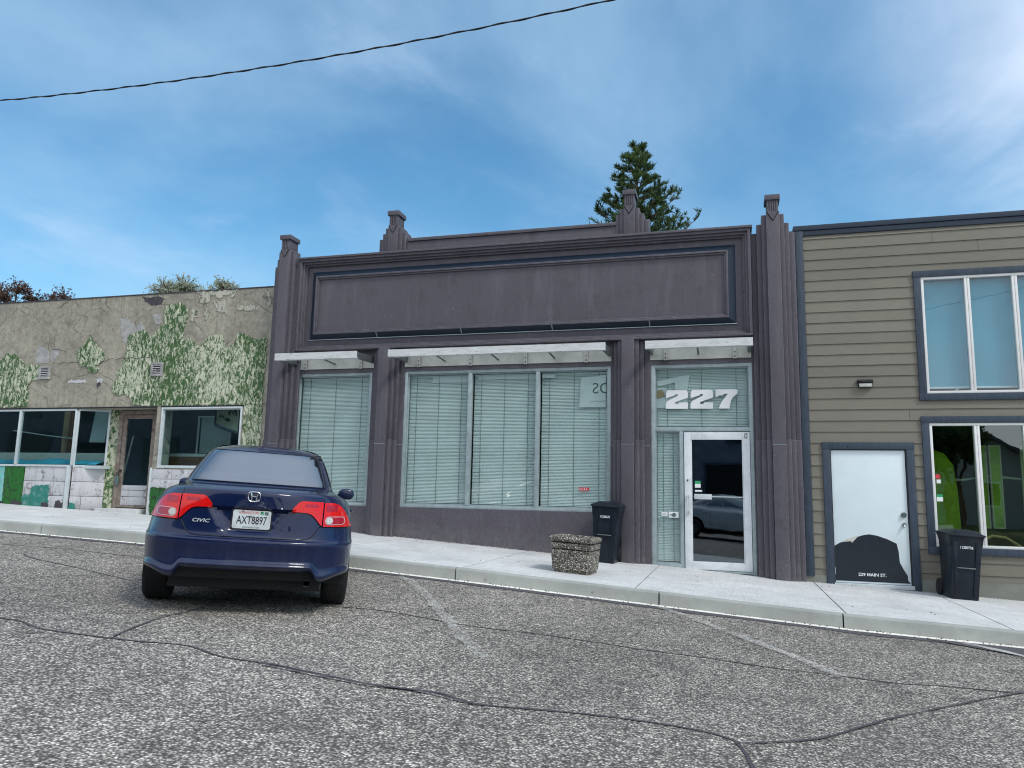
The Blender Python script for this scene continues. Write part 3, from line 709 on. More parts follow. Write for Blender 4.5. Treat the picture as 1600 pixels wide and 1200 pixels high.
# entrance screen: transom light, sidelight and door
en = MB(); gz = zs(-.4)
en.box(-1.18, -1.115, -.03, .06, gz - .1, 2.17).box(.345, .40, -.03, .06, gz - .2, 2.17).box(-1.115, .345, -.03, .06, 2.11, 2.17).box(-1.115, .345, -.03, .06, 1.075, 1.135)
en.box(-.735, -.675, -.03, .06, gz - .1, 1.075).box(-1.115, -.735, -.03, .06, gz - .1, -1.0)
en.obj('entrance_frame', M['alu'], shop, bevel=.004)
tr_ = MB(); frame_ring(tr_, -1.115, .345, 1.135, 2.11, .016, .0, .055); tr_ = tr_.obj('transom_window', M['alu'], shop)
pane(tr_, -1.10, .33, 1.15, 2.095, M['glass']); blind(tr_, -1.095, .325, 1.15, 2.09)
sl_ = MB(); frame_ring(sl_, -1.115, -.735, -1.0, 1.075, .016, .0, .055); sl_ = sl_.obj('sidelight', M['alu'], shop)
pane(sl_, -1.10, -.75, -.985, 1.06, M['glass']); blind(sl_, -1.095, -.755, -.98, 1.055)
def alarm():
    a = MB().box(-1.028, -.938, -.006, .028, -.27, -.205).obj('alarm_label', M['white'], sl_)
    b = MB().box(-.918, -.762, -.010, .028, -.295, -.20).obj('alarm_keypad', M['white'], sl_, bevel=.004)
    c = MB(); n = 14; c.prism_xz([(-.835 + .032 * math.cos(2 * math.pi * k / n), -.248 + .032 * math.sin(2 * math.pi * k / n)) for k in range(n)], -.016, -.010); c.prism_xz([(-.90, -.245), (-.86, -.235), (-.86, -.262)], -.014, -.010)
    c.obj('keypad_badge', M['cord'], sl_)
    for z in (-.225, -.24, -.255): MB().box(-1.018, -.955, -.0075, -.006, z - .002, z + .002).obj('print_line', M['cord'], sl_)
alarm()
dr = MB(); D0, D1, DZ0, DZ1 = -.665, .338, -1.075, 1.062
dr.box(D0, D0 + .105, -.045, .005, DZ0, DZ1).box(D1 - .105, D1, -.045, .005, DZ0, DZ1).box(D0 + .105, D1 - .105, -.045, .005, DZ1 - .12, DZ1).box(D0 + .105, D1 - .105, -.045, .005, DZ0, DZ0 + .125)
dr.box(D0 + .105, D0 + .12, -.035, .0, DZ0 + .125, DZ1 - .12).box(D1 - .12, D1 - .105, -.035, .0, DZ0 + .125, DZ1 - .12)
door = dr.obj('door', M['door_frame'], shop, bevel=.004)
MB().box(D0 + .12, D1 - .12, -.022, -.016, DZ0 + .125, DZ1 - .12).obj('pane', M['glass_door'], door)
MB().box(D0 - .01, D1 + .01, -.06, .06, DZ0 - .035, DZ0 - .006).obj('threshold', M['alu'], door)
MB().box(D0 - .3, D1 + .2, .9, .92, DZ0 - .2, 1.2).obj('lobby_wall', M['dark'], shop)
h = MB(); h.box(D0 + .035, D0 + .05, -.12, -.10, -.21, .07).box(D0 + .065, D0 + .085, -.12, -.10, -.21, .07).box(D0 + .035, D0 + .085, -.10, -.045, .04, .065).box(D0 + .035, D0 + .085, -.10, -.045, -.205, -.18)
h.obj('handle', M['alu_l'], door, bevel=.003)
MB().tube([(D0 + .05, -.046, .30), (D0 + .05, -.052, .30)], .014, 12).obj('lock', M['bolt'], door)
MB().box(-.525, D1 - .10, -.040, -.024, .043, .057).obj('push_bar', M['alu_l'], door)
MB().box(-.515, -.25, -.050, -.0235, .005, .088).obj('push_bar_box', M['alu_l'], door, bevel=.003)
MB().box(-.505, -.418, -.0245, -.0225, .245, .292).obj('sticker', M['sticker_g'], door)
MB().box(-.505, -.418, -.0245, -.0225, .186, .245).obj('sticker', M['white'], door)
MB().box(-.505, -.397, -.0245, -.0225, .123, .150).obj('sticker', M['white'], door)
q = MB(); frame_ring(q, .262, .302, .965, 1.04, .008, -.052, -.045); q.obj('door_catch', M['bolt'], door)
# number decal, and film shapes standing in for a billboard reflection in the transom
TWO_B = [(-0.554, 1.709), (-0.529, 1.751), (-0.229, 1.748), (-0.203, 1.715), (-0.204, 1.625), (-0.404, 1.555), (-0.406, 1.523), (-0.354, 1.522), (-0.342, 1.548), (-0.205, 1.547), (-0.207, 1.444), (-0.559, 1.448), (-0.558, 1.533), (-0.528, 1.575), (-0.364, 1.657), (-0.363, 1.682), (-0.398, 1.682), (-0.428, 1.658), (-0.486, 1.641), (-0.555, 1.618)]
SEVEN = [(-0.165, 1.754), (0.17, 1.749), (0.168, 1.679), (0.108, 1.632), (0.067, 1.561), (0.045, 1.444), (-0.119, 1.446), (-0.1, 1.503), (-0.059, 1.575), (-0.0, 1.646), (0.023, 1.684), (-0.034, 1.682), (-0.057, 1.659), (-0.115, 1.654), (-0.164, 1.624)]
for pl in ([(x - .394, z + .002) for x, z in TWO_B], TWO_B, SEVEN): MB().prism_xz(pl, .024, .0265).obj('number_decal', M['white'], tr_, tri=True)
FLAG = [(-1.098, 1.9), (-0.571, 2.009), (-0.609, 1.755), (-0.619, 1.457), (-1.098, 1.462), (-1.098, 1.61), (-0.841, 1.674), (-0.811, 1.685), (-0.798, 1.882), (-1.068, 1.825)]
MB().prism_xz(FLAG, .040, .041).obj('reflection_film', M['sheer'], tr_, tri=True)
arc = [(-1.098 + .02, 1.79), (-1.0, 1.80), (-.94, 1.77), (-.88, 1.71), (-.84, 1.66), (-.86, 1.67), (-.93, 1.74), (-1.0, 1.775), (-1.09, 1.76)]
MB().prism_xz(arc, .038, .0395).obj('reflection_film', M['white'], tr_, tri=True)
MB().prism_xz([(-1.095, 1.62), (-.98, 1.65), (-.97, 1.70), (-1.0, 1.75), (-1.06, 1.765), (-1.095, 1.75)], .038, .0392).obj('reflection_film', M['wood'], tr_, tri=True)
# thin lettered sheet and marks just inside the big window
nt_ = MB().prism_xz([(-2.358, 1.99), (-1.935, 2.035), (-1.935, 1.486), (-2.386, 1.491)], .042, .044).obj('lettered_sheet', M['lettered_sheet'])
tag(nt_, 'white sheet showing reversed letters in the top right of the wide shop window', 'lettered_sheet')
text_part('lettering', 'OS', (-2.0, .0405, 1.80), .26, M['cord'], nt_, mirror=True, ext=.0006)
q = MB()
for k in range(6):
    x = -2.20 + k * .045; q.box(x, x + .006, .0400, .0412, 1.575, 1.60); q.box(x + .012, x + .030, .0400, .0412, 1.575 + .01 * (k % 3), 1.581 + .01 * (k % 3))
q.obj('print_mark', M['cord'], nt_)
st_ = MB().box(-2.375, -2.205, .026, .0285, .105, .155).obj('sticker', M['red'], None); tag(st_, 'small pale red sticker low in the right pane of the wide shop window', 'sticker')
for a, b, c_, d in ((-2.36, -2.35, .115, .145), (-2.325, -2.315, .115, .145), (-2.29, -2.27, .12, .14), (-2.25, -2.24, .115, .145)): MB().box(a, b, .0245, .0255, c_, d).obj('print_mark', M['white'], st_)
MB().box(-3.03, -2.80, .042, .044, 2.0, 2.075).obj('notice_tape', M['white'], w2)
MB().box(-5.05, -4.37, .062, .0635, 1.96, 2.085).obj('light_panel', M['white'], w2)
MB().box(-4.20, -3.14, .062, .0635, 2.0, 2.085).obj('light_panel', M['white'], w2)

# bare awning frames
def awning(X0, X1, brs, arms, label, raise_=0):
    cx = (X0 + X1) / 2; z0 = 2.30; z1 = 2.425
    a = empty('awning_frame', (cx, -.045, 2.25), label, 'awning', 'bare awning frames above the shop windows')
    f = MB(); n = max(4, int((X1 - X0) / .25)); ft = []
    for i in range(n):
        xa, xb = X0 + (X1 - X0) * i / n, X0 + (X1 - X0) * (i + 1) / n
        ft.append((xa, random.uniform(-.003, .003)))
    ft.append((X1, 0)); 
    f.grid([[(x, y, z + dz * s_) for x, dz in ft] for y, z, s_ in ((-.745, z0, 1), (-.765, z0 + .004, 1), (-.765, z1, .4), (-.745, z1, .4), (-.745, z0, 1))])
    f.poly([(X0, -.745, z0), (X0, -.765, z0), (X0, -.765, z1), (X0, -.745, z1)]).poly([(X1, -.745, z0), (X1, -.765, z0), (X1, -.765, z1), (X1, -.745, z1)])
    f.obj('fascia_strip', M['awn'], a)
    MB().box(X0, X1, -.745, -.70, z0, z0 + .012).obj('fascia_lip', M['awn'], a)
    MB().box(X0 + .01, X1 - .01, -.062, -.048, 2.245, 2.455).obj('backing_plate', M['plate'], a)
    for x in (X0 + .012, X1 - .062):
        q = MB(); q.hexa([(x, -.745, z0 + .005), (x + .05, -.745, z0 + .005), (x + .05, -.062, 2.33), (x, -.062, 2.33), (x, -.745, z1 - .005), (x + .05, -.745, z1 - .005), (x + .05, -.062, 2.45), (x, -.062, 2.45)]); q.obj('end_arm', M['steel'], a, bevel=.004)
    for x in brs:
        br = MB().box(x - .03, x + .03, -.10, -.062, 2.232, 2.445).obj('bracket', M['bracket'], a, bevel=.002)
        for z in (2.27, 2.34): MB().tube([(x + .004, -.1005, z), (x + .004, -.108, z)], .011, 8).obj('bolt', M['bolt'], br)
    for x in arms:
        q = MB(); q.tube([(x, -.74, z1 - .06), (x + .0, -.065, 2.33)], .016, 6); q.obj('stay', M['steel'], a)
    return a
awning(-7.77, -6.15, (-7.55, -6.42), (-6.95,), 'short white bare awning frame above the narrow left window of the purple shop')
awning(-5.56, -1.82, (-5.27, -4.3, -3.30, -2.25), (-4.78, -3.8, -2.8), 'long peeling white bare awning frame above the wide three-pane window')
awning(-1.20, .40, (-.94, .14), (-.42,), 'white bare awning frame above the 227 transom and glass door')
# debris and paint crumbs along the wall foot
q = MB()
for i in range(520):
    x = random.uniform(-7.6, -2.1) if i % 4 else random.uniform(.4, 3.8); y = -.05 - abs(random.gauss(0, .045)) - .003; r = random.uniform(.003, .011); z = zs(x)
    q.hexa([(x - r, y - r, z), (x + r * .7, y - r * .8, z), (x + r, y + r * .6, z), (x - r * .8, y + r, z), (x - r * .6, y - r * .5, z + r), (x + r * .4, y - r * .5, z + r * .8), (x + r * .4, y + r * .3, z + r), (x - r * .5, y + r * .5, z + r * .7)])
q.obj('wall_foot_grit', M['plaster'], kind='stuff')
q = MB()
for i in range(800):
    x = random.uniform(-12, 4.8); y = -3.46 - abs(random.gauss(0, .07)) if i % 3 else random.uniform(-3.2, -.1); r = random.uniform(.002, .009); z = (zr(x, y) + .006) if y < -3.4 else zs(x) - .002
    a = random.uniform(0, 6.28); c_, s_ = math.cos(a) * r, math.sin(a) * r
    if y > -3.4 and r > .005 and i % 2: continue
    q.hexa([(x - c_, y - s_, z), (x + s_, y - c_, z), (x + c_ * 1.4, y + s_ * 1.4, z), (x - s_, y + c_, z), (x - c_ * .6, y - s_ * .6, z + r * .7), (x + s_ * .6, y - c_ * .6, z + r * .5), (x + c_, y + s_, z + r * .6), (x - s_ * .6, y + c_ * .6, z + r * .7)])
q.obj('gutter_grit', M['soil'], kind='stuff')

# ------------------------------------------------------------------ old flaking shop on the left
old = empty('flaking_shop', (-13, 0, zs(-13)), 'old bare concrete shop with torn green and white sponged stucco and aluminium shopfront', 'building')
wall_open(MB(), -21, -8.365, -2, 3.90, [(-18.6, -10.86, -3, 1.575), (-10.74, -8.90, .385, 1.575)], 0, .30).obj('wall', M['oldwall'], old, recalc=False)
MB().box(-21, -8.37, -.012, .33, 3.90, 3.925).obj('wall_coping', M['hole'], old, bevel=.006)
MB().box(-20.7, -8.4, 2.3, 4.9, 3.3, 3.5).obj('roof', M['roofmetal'], old); MB().box(-20.4, -8.75, .36, 2.3, 3.36, 3.37).obj('added_rooflight', M['dirtyglass'], old)  # roof stops short; unseen rooflight added to light the dark room
q = MB().box(-20.7, -20.4, .30, 4.9, -1, 3.3).box(-8.75, -8.4, .30, 4.9, -1, 3.3); q.obj('side_wall', M['oldwall'], old)
MB().box(-20.4, -8.75, 4.6, 4.9, -1, 3.3).obj('back_wall', M['oldwall'], old); MB().box(-20.4, -8.75, 2.7, 2.8, -1, 3.3).obj('room_wall', M['room'], old)
MB().box(-20.4, -8.75, .62, 4.6, -.36, -.30).obj('floor', M['dark'], old)
MB().box(-20.4, -8.75, 1.3, 2.7, 1.9, 2.0).obj('room_ceiling', M['room'], old)
MB().box(-18.6, -10.86, .31, .62, 1.60, 1.9).obj('soffit', M['oldwall'], old)
MB().box(-18.6, -10.86, -.02, .0, 1.575, 1.60).obj('head_flashing', M['dark'], old)
MB().box(-10.76, -8.88, -.015, .0, 1.575, 1.60).obj('head_flashing', M['dark'], old)
def jag(pts, amp=.02, n=5, seed=1):
    rnd = random.Random(seed); out = []
    for i, a in enumerate(pts):
        b = pts[(i + 1) % len(pts)]; L_ = math.hypot(b[0] - a[0], b[1] - a[1]); k = max(1, int(L_ / .035))
        for j in range(k):
            t = j / k; x, z = a[0] + (b[0] - a[0]) * t, a[1] + (b[1] - a[1]) * t
            w = amp * min(1, L_ / .1) if j else amp * .3
            out.append((x + rnd.uniform(-w, w), z + rnd.uniform(-w, w)))
    return out
PA = {
'A': [(-11.42, 1.62), (-11.57, 1.81), (-11.73, 1.85), (-11.89, 1.83), (-12.02, 1.96), (-12.0, 2.09), (-11.88, 2.2), (-11.95, 2.31), (-11.8, 2.44), (-11.77, 2.59), (-11.74, 2.81), (-11.75, 2.99), (-11.67, 3.1), (-11.59, 3.11), (-11.49, 3.14), (-11.36, 3.18), (-11.22, 3.1), (-11.14, 3.04), (-11.0, 3.18), (-10.89, 3.27), (-10.88, 3.44), (-10.91, 3.64), (-10.67, 3.68), (-10.51, 3.7), (-10.35, 3.57), (-10.31, 3.42), (-10.39, 3.18), (-10.41, 2.94), (-10.31, 2.9), (-10.23, 2.97), (-10.05, 2.8), (-9.95, 2.8), (-9.84, 2.94), (-9.7, 3.0), (-9.5, 3.04), (-9.43, 2.86), (-9.4, 2.74), (-9.21, 2.79), (-9.11, 3.0), (-9.0, 3.01), (-8.84, 2.93), (-8.65, 2.86), (-8.47, 2.91), (-8.47, 2.33), (-8.47, 1.615)],
'B': [(-12.7, 3.12), (-12.53, 2.91), (-12.35, 2.79), (-12.26, 2.67), (-12.3, 2.55), (-12.45, 2.46), (-12.38, 2.39), (-12.44, 2.3), (-12.64, 2.34), (-12.69, 2.46), (-12.83, 2.44), (-12.92, 2.54), (-12.99, 2.67), (-12.99, 2.78), (-12.83, 2.9), (-12.74, 3.03)],
'C': [(-18.4, 2.7), (-17, 2.9), (-16, 2.6), (-15.24, 2.74), (-15.02, 2.64), (-14.84, 2.81), (-14.62, 2.75), (-14.43, 2.62), (-14.36, 2.53), (-13.93, 2.5), (-13.91, 2.2), (-14.11, 2.18), (-14.19, 2.07), (-14.13, 1.62), (-18.4, 1.62)],
'D': [(-8.86, 1.61), (-8.47, 1.61), (-8.47, -.3), (-8.86, -.3)]}
for i, (k, v) in enumerate(PA.items()): MB().prism_xz(jag(v, .022, seed=i), -.014, 0.004).obj('stucco_patch', M['green'], old, tri=True)
PE = [[(-10.25, 3.55), (-10.1, 3.5), (-10.09, 3.39), (-10.18, 3.39), (-10.21, 3.29), (-10.25, 3.35), (-10.21, 3.46)], [(-9.92, 3.55), (-9.84, 3.51), (-9.84, 3.38), (-9.92, 3.31), (-9.93, 3.47)],
[(-9.76, 3.68), (-9.49, 3.69), (-9.46, 3.53), (-9.41, 3.38), (-9.49, 3.45), (-9.69, 3.48), (-9.68, 3.58)], [(-9.19, 3.59), (-8.97, 3.56), (-8.78, 3.57), (-8.71, 3.47), (-8.96, 3.47), (-9.2, 3.49)],
[(-10.16, 3.89), (-9.21, 3.89), (-9.25, 3.82), (-9.32, 3.74), (-9.38, 3.83), (-9.59, 3.73), (-9.8, 3.85), (-9.83, 3.7), (-9.95, 3.63), (-10.11, 3.73), (-10.02, 3.84)], [(-8.6, 3.85), (-8.47, 3.8), (-8.46, 3.5), (-8.52, 3.6), (-8.5, 3.72)]]
for i, v in enumerate(PE): MB().prism_xz(jag(v, .03, seed=20 + i), -.010, 0.004).obj('stucco_flake', M['cream'], old, tri=True)
for i, v in enumerate(([(-14.02, 2.96), (-13.74, 2.81), (-13.7, 2.54), (-14.06, 2.55), (-14.06, 2.73)], [(-11.98, 3.40), (-11.8, 3.45), (-11.55, 3.22), (-11.45, 3.35), (-11.3, 3.15), (-11.6, 3.12), (-11.78, 2.90), (-11.86, 2.95)], [(-11.2, 3.48), (-11.0, 3.5), (-10.95, 3.3), (-11.1, 3.28)], [(-13.69, 2.83), (-13.49, 2.87), (-13.47, 2.71), (-13.62, 2.53), (-13.69, 2.65)])):
    MB().prism_xz(jag(v, .022, seed=40 + i), -.005, 0.004).obj('plaster_patch', M['plaster'], old, tri=True)
MB().prism_xz(jag([(-13.15, 2.16), (-12.98, 2.17), (-12.71, 2.16), (-12.69, 2.12), (-13.14, 2.1)], .02, seed=50), -.006, .004).obj('plaster_patch', M['white_block'], old, tri=True)
MB().prism_xz(jag([(-12.42, 2.17), (-12.28, 2.2), (-12.27, 2.12), (-12.36, 2.08)], .02, seed=51), -.006, .004).obj('plaster_patch', M['white_block'], old, tri=True)
MB().prism_xz(jag([(-11.5, 3.88), (-11.36, 3.85), (-11.18, 3.86), (-10.94, 3.81), (-10.98, 3.71), (-11.23, 3.67), (-11.4, 3.76)], .02, seed=52), -.0085, .004).obj('broken_hole', M['hole'], old, tri=True)
MB().prism_xz(jag([(-12.41, 2.08), (-12.33, 2.12), (-12.31, 2.05), (-12.38, 1.98)], .02, seed=53), -.0085, .004).obj('broken_hole', M['hole'], old, tri=True)
def crack(pts, w=.012):
    q = MB(); A, B = [], []; rnd = random.Random(len(pts))
    pp = []
    for a, b in zip(pts, pts[1:]):
        for k in range(6): t = k / 6; pp.append((a[0] + (b[0] - a[0]) * t + rnd.uniform(-.02, .02), a[1] + (b[1] - a[1]) * t + rnd.uniform(-.02, .02)))
    pp.append(pts[-1])
    for x, z in pp: ww = w * rnd.uniform(.3, 1); A.append((x, -.017, z + ww / 2)); B.append((x, -.017, z - ww / 2))
    q.grid([A, B]).obj('crack', M['hole'], old)
crack([(-13.6, 2.53), (-13.0, 2.55), (-12.9, 2.54)]); crack([(-12.4, 2.51), (-12.2, 2.57), (-11.7, 2.60), (-11.1, 2.60)], .018)
crack([(-13.65, 2.86), (-13.3, 2.80), (-13.0, 2.86), (-12.88, 2.85)]); crack([(-12.95, 2.9), (-12.9, 3.2), (-12.8, 3.5), (-13.1, 3.55), (-13.3, 3.3)], .008)
crack([(-13.3, 1.62), (-12.95, 1.68), (-12.9, 2.0), (-12.85, 2.15)], .008); crack([(-15.0, 3.1), (-14.4, 2.68), (-14.1, 2.7), (-13.9, 2.85)], .008)
for x0 in (-13.905, -11.075):
    v = MB(); frame_ring(v, x0, x0 + .28, 2.205, 2.48, .045, -.044, -.0)
    v = v.obj('wall_vent', M['plaster'], old, bevel=.003)
    MB().box(x0 + .045, x0 + .235, -.022, -.0, 2.25, 2.435).obj('vent_backing', M['dark'], v)
    for k in range(5):
        z = 2.262 + k * .037; MB().hexa([(x0 + .045, -.036, z), (x0 + .235, -.036, z), (x0 + .235, -.021, z + .012), (x0 + .045, -.021, z + .012), (x0 + .045, -.036, z + .006), (x0 + .235, -.036, z + .006), (x0 + .235, -.021, z + .018), (x0 + .045, -.021, z + .018)]).obj('vent_slat', M['white_block'], v)
# shopfront glazing, left run
AX = [-18.6, -17.27, -15.78, -14.29, -12.83]
lf = MB(); lf.box(-18.6, -12.83, -.01, .05, .385, .425).box(-18.6, -12.83, -.01, .05, 1.535, 1.575)
lf = lf.obj('shopfront_frame', M['alu_l'], old, bevel=.003)
for x in AX[1:]: MB().box(x - .025, x + .025, -.022, .05, .425, 1.535).obj('mullion', M['alu_l'], lf, bevel=.003)
for a, b in zip(AX, AX[1:]): MB().box(a + .025, b - .025, .012, .018, .425, 1.535).obj('pane', M['glass_old'], lf)
def slant(mb, P, Q, z0, z1, t0, t1):                        # slab along the line P-Q (plan), thickness from offset t0 to t1 (towards the room)
    d = Vector((Q[0] - P[0], Q[1] - P[1], 0)).normalized(); n_ = Vector((-d.y, d.x, 0))
    c = [Vector((P[0], P[1], 0)) + n_ * t0, Vector((Q[0], Q[1], 0)) + n_ * t0, Vector((Q[0], Q[1], 0)) + n_ * t1, Vector((P[0], P[1], 0)) + n_ * t1]
    return mb.hexa([(v.x, v.y, z0) for v in c] + [(v.x, v.y, z1) for v in c])
def lerp2(P, Q, t): return (P[0] + (Q[0] - P[0]) * t, P[1] + (Q[1] - P[1]) * t)
Pa, Pb, Pc = (-12.80, .0), (-12.26, .30), (-12.12, .42)
sf = MB(); slant(sf, Pa, Pb, 1.535, 1.575, 0, .05); slant(sf, Pa, Pb, .385, .425, 0, .05); slant(sf, Pa, lerp2(Pa, Pb, .05), .425, 1.535, 0, .05); slant(sf, lerp2(Pa, Pb, .93), Pb, .425, 1.535, 0, .05)
sf.obj('angled_frame', M['alu_l'], lf, bevel=.003); slant(MB(), lerp2(Pa, Pb, .05), lerp2(Pa, Pb, .93), .425, 1.535, .02, .026).obj('pane', M['glass_old'], lf)
slant(MB(), Pb, Pc, -.6, 1.60, 0, .08).obj('recess_pier', M['green'], old)
slant(MB(), (-11.16, .42), (-10.86, .0), -.7, 1.60, 0, .08).obj('recess_pier', M['green'], old)
# low walls under the glass: flaking white blocks with paint patches
def blocks(X0, X1, ztop, zbot, ph, y0=.0, y1=.2, wid=(.42, .62), seed=0, name='block', mat=None, plan=None):
    rnd = random.Random(seed); z = ztop
    while z > zbot:
        zb = z - ph; x = X0; first = True
        while x < X1 - .02:
            w = rnd.uniform(*wid) * (.5 if first and rnd.random() < .5 else 1); first = False
            if X1 - (x + w) < .15: w = X1 - x
            dy = rnd.uniform(0, .006)
            if plan is None: q = MB().box(x + .004, x + w - .004, y0 - dy, y1, zb + .004, z - .004)
            else:
                L_ = X1 - X0; q = slant(MB(), lerp2(plan[0], plan[1], (x + .004 - X0) / L_), lerp2(plan[0], plan[1], (x + w - .004 - X0) / L_), zb + .004, z - .004, -dy, .15)
            q.obj(name, mat or M['white_block'], old, bevel=.004); x += w
        z = zb
blocks(-14.03, -12.95, .38, -.5, .29, .012, seed=3); blocks(-18.6, -15.3, .38, -.5, .29, .012, seed=9)
blocks(0, .62, .38, -.6, .29, seed=5, plan=(Pa, Pb)); blocks(-10.86, -8.9, .37, -.9, .20, -.004, .0, (.35, .5), seed=6)
MB().box(-18.6, -12.85, .03, .2, -1, .38).obj('low_wall', M['hole'], old)
MB().prism_xz(jag([(-15.3, .38), (-14.57, .38), (-14.56, -.0), (-14.54, -.34), (-15.3, -.34)], .008, seed=60), .006, .03).obj('low_panel', M['teal_l'], old, tri=True)
MB().prism_xz(jag([(-14.555, .38), (-14.045, .38), (-14.04, 0), (-14.03, -.42), (-14.53, -.38)], .010, seed=61), .002, .03).obj('low_panel', M['greenlow'], old, tri=True)
MB().prism_xz(jag([(-13.79, -.02), (-13.36, 0.02), (-13.33, -.36), (-13.35, -.44), (-14.04, -.43), (-14.02, -.2), (-13.83, -.18)], .018, seed=62), -.0, .012).obj('paint_patch', M['teal'], old, tri=True)
MB().prism_xz(jag([(-12.78, -.33), (-12.66, -.35), (-12.64, -.5), (-12.80, -.5)], .01, seed=63), -.012, .012).obj('paint_patch', M['teal'], old, tri=True)
MB().prism_xz(jag([(-10.84, .0), (-10.5, -.0), (-10.1, -.04), (-9.6, .0), (-9.55, -.55), (-10.82, -.55)], .015, seed=64), -.016, -.004).obj('paint_patch', M['greenlow'], old, tri=True)
for i, (x, w, h_) in enumerate(((-13.15, .16, .13), (-12.99, .08, .1), (-13.5, .18, .08), (-14.3, .3, .07))):
    MB().prism_xz(jag([(x, zs(x) + h_), (x + w * .5, zs(x) + h_ * 1.2), (x + w, zs(x) + h_ * .6), (x + w, zs(x)), (x, zs(x))], .012, seed=70 + i), -.004, .01).obj('broken_hole', M['hole'], old, tri=True)
MB().box(-12.93, -12.85, -.02, .04, -.6, .39).obj('corner_post', M['alu_l'], old, bevel=.003)
MB().box(-10.895, -10.855, -.02, .03, -.7, .39).obj('corner_post', M['alu_l'], old, bevel=.003)
# right window
W5 = (-10.74, -8.90, .385, 1.575); rw = frame(M['alu_l'], W5, .035, -.02, .05, parent=old); pane(rw, -10.68, -8.96, .43, 1.53, M['glass_old'], .02)
# door in the recess
df = MB().box(-12.12, -12.03, .39, .47, -.6, 1.57).box(-11.24, -11.15, .39, .47, -.6, 1.57).box(-12.03, -11.24, .39, .47, 1.49, 1.57); df.obj('door_frame', M['rust'], old, bevel=.004)
od = MB().box(-12.03, -11.93, .41, .45, -.41, 1.48).box(-11.31, -11.24, .41, .45, -.41, 1.48).box(-11.93, -11.31, .41, .45, 1.40, 1.48).box(-11.93, -11.31, .41, .45, -.41, -.36).obj('door', M['rust'], old, bevel=.003)
for z in (-.36, -.19, -.06): MB().box(-11.93, -11.31, .415, .45, z + .004, z + (.166 if z < -.2 else .126 if z < -.1 else .10)).obj('door_board', M['white_block'], od, bevel=.004)
MB().box(-11.93, -11.31, .425, .431, .04, 1.40).obj('pane', M['glass_old'], od)
MB().tube([(-11.98, .40, .33), (-11.98, .37, .33)], .03, 12).obj('door_knob', M['bolt'], od)
pl_ = MB().box(-12.06, -11.98, .345, .385, .04, .22).obj('key_safe', M['cord'], od, bevel=.012)
MB().tube([(-12.05, .365, .22), (-12.05, .365, .29), (-12.0, .365, .31), (-11.99, .365, .22)], .007, 6).obj('shackle', M['bolt'], pl_)
MB().box(-12.15, -11.1, .0, .42, -.75, -.425).obj('door_step', M['walk'], old, bevel=.01)
# things inside, seen through the glass
cl = MB()
def tarp(name, X0, X1, y0, y1, z0, label):
    n, k = 60, 12; P = []
    for j in range(k + 1):
        row = []
        for i in range(n + 1):
            x = X0 + (X1 - X0) * i / n; y = y0 + (y1 - y0) * j / k; v = Vector((x * 2.2, y * 5, 3.3))
            h = abs(mnoise.noise(v)) * .09 + abs(mnoise.noise(v * 2.7)) * .05; e = math.sin(math.pi * j / k)
            row.append((x, y, z0 + .02 + e * (.05 + h)))
        P.append(row)
    o = MB().grid(P).obj(name, M['tarp'], smooth=True, angle=60); return tag(o, label, 'tarpaulin')
tarp('tarpaulin', -15.7, -12.35, .12, .55, .42, 'crumpled blue tarpaulin lying along the sill behind the long left shopfront')
tag(MB().box(-18.5, -12.3, .60, .64, .38, .70).obj('sill_board', M['offwhite'], bevel=.01), 'long pale board standing behind the blue tarpaulin', 'board')
tag(MB().box(-18.5, -12.2, .10, .60, .36, .42).obj('window_shelf', M['room_lit']), 'shelf behind the long left shopfront carrying the blue tarpaulin', 'shelf')
tag(MB().box(-10.66, -9.0, .10, .55, .38, .43).obj('window_shelf', M['tarp']), 'blue covered shelf inside the single window of the flaking shop', 'shelf')
tag(MB().box(-11.1, -8.9, .58, .62, .43, .64).obj('wood_panel', M['brown']), 'brown wood panelling low inside the single window', 'panel')
for x in (-10.6, -9.95, -9.3): pass
tag(MB().box(-11.1, -8.9, .57, .63, .64, .70).obj('panel_rail', M['offwhite']), 'pale rail on top of the brown wood panelling', 'rail')
tag(MB().box(-14.42, -14.33, 1.2, 1.3, -.3, 1.9).obj('timber_post', M['wood']), 'bare timber post standing inside behind the long shopfront', 'post')
tag(MB().box(-14.28, -14.22, 1.25, 1.35, -.3, 1.9).obj('timber_stud', M['brown']), 'darker stud just right of the bare timber post', 'post')
q = MB().hexa([(-13.35, .9, .95), (-13.0, .95, .95), (-13.0, .98, .95), (-13.35, .93, .95), (-13.25, .9, 1.7), (-12.9, .95, 1.7), (-12.9, .98, 1.7), (-13.25, .93, 1.7)]); tag(q.obj('hanging_sheet', M['room_lit']), 'pale blue sheet hanging inside behind the thick corner mullion', 'sheet')
tag(MB().tube([(-12.75, .8, .3), (-12.95, 1.1, 1.05)], .02, 8).obj('leaning_batten', M['offwhite']), 'thin white batten leaning inside the angled pane', 'batten')
tag(MB().tube([(-12.35, .9, .3), (-12.38, 1.1, 1.1)], .018, 8).obj('upright_batten', M['offwhite']), 'upright white batten inside the angled pane near its right edge', 'batten')
tag(MB().tube([(-15.6, 1.0, 1.22), (-14.6, 1.0, 1.10), (-13.9, 1.05, 1.04)], .014, 6).obj('loose_pipe', M['room_lit']), 'thin pale pipe sloping down behind the middle pane', 'pipe')
q = MB().box(-10.75, -10.03, 1.2, 1.25, .75, 1.50); tag(q.obj('inner_window', M['room_lit']), 'pale framed board on the room wall seen through the single window', 'board')
q = MB(); frame_ring(q, -10.82, -9.99, .70, 1.53, .03, 1.17, 1.20); tag(q.obj('inner_window_frame', M['alu_l']), 'thin frame round the pale board inside the single window', 'frame')
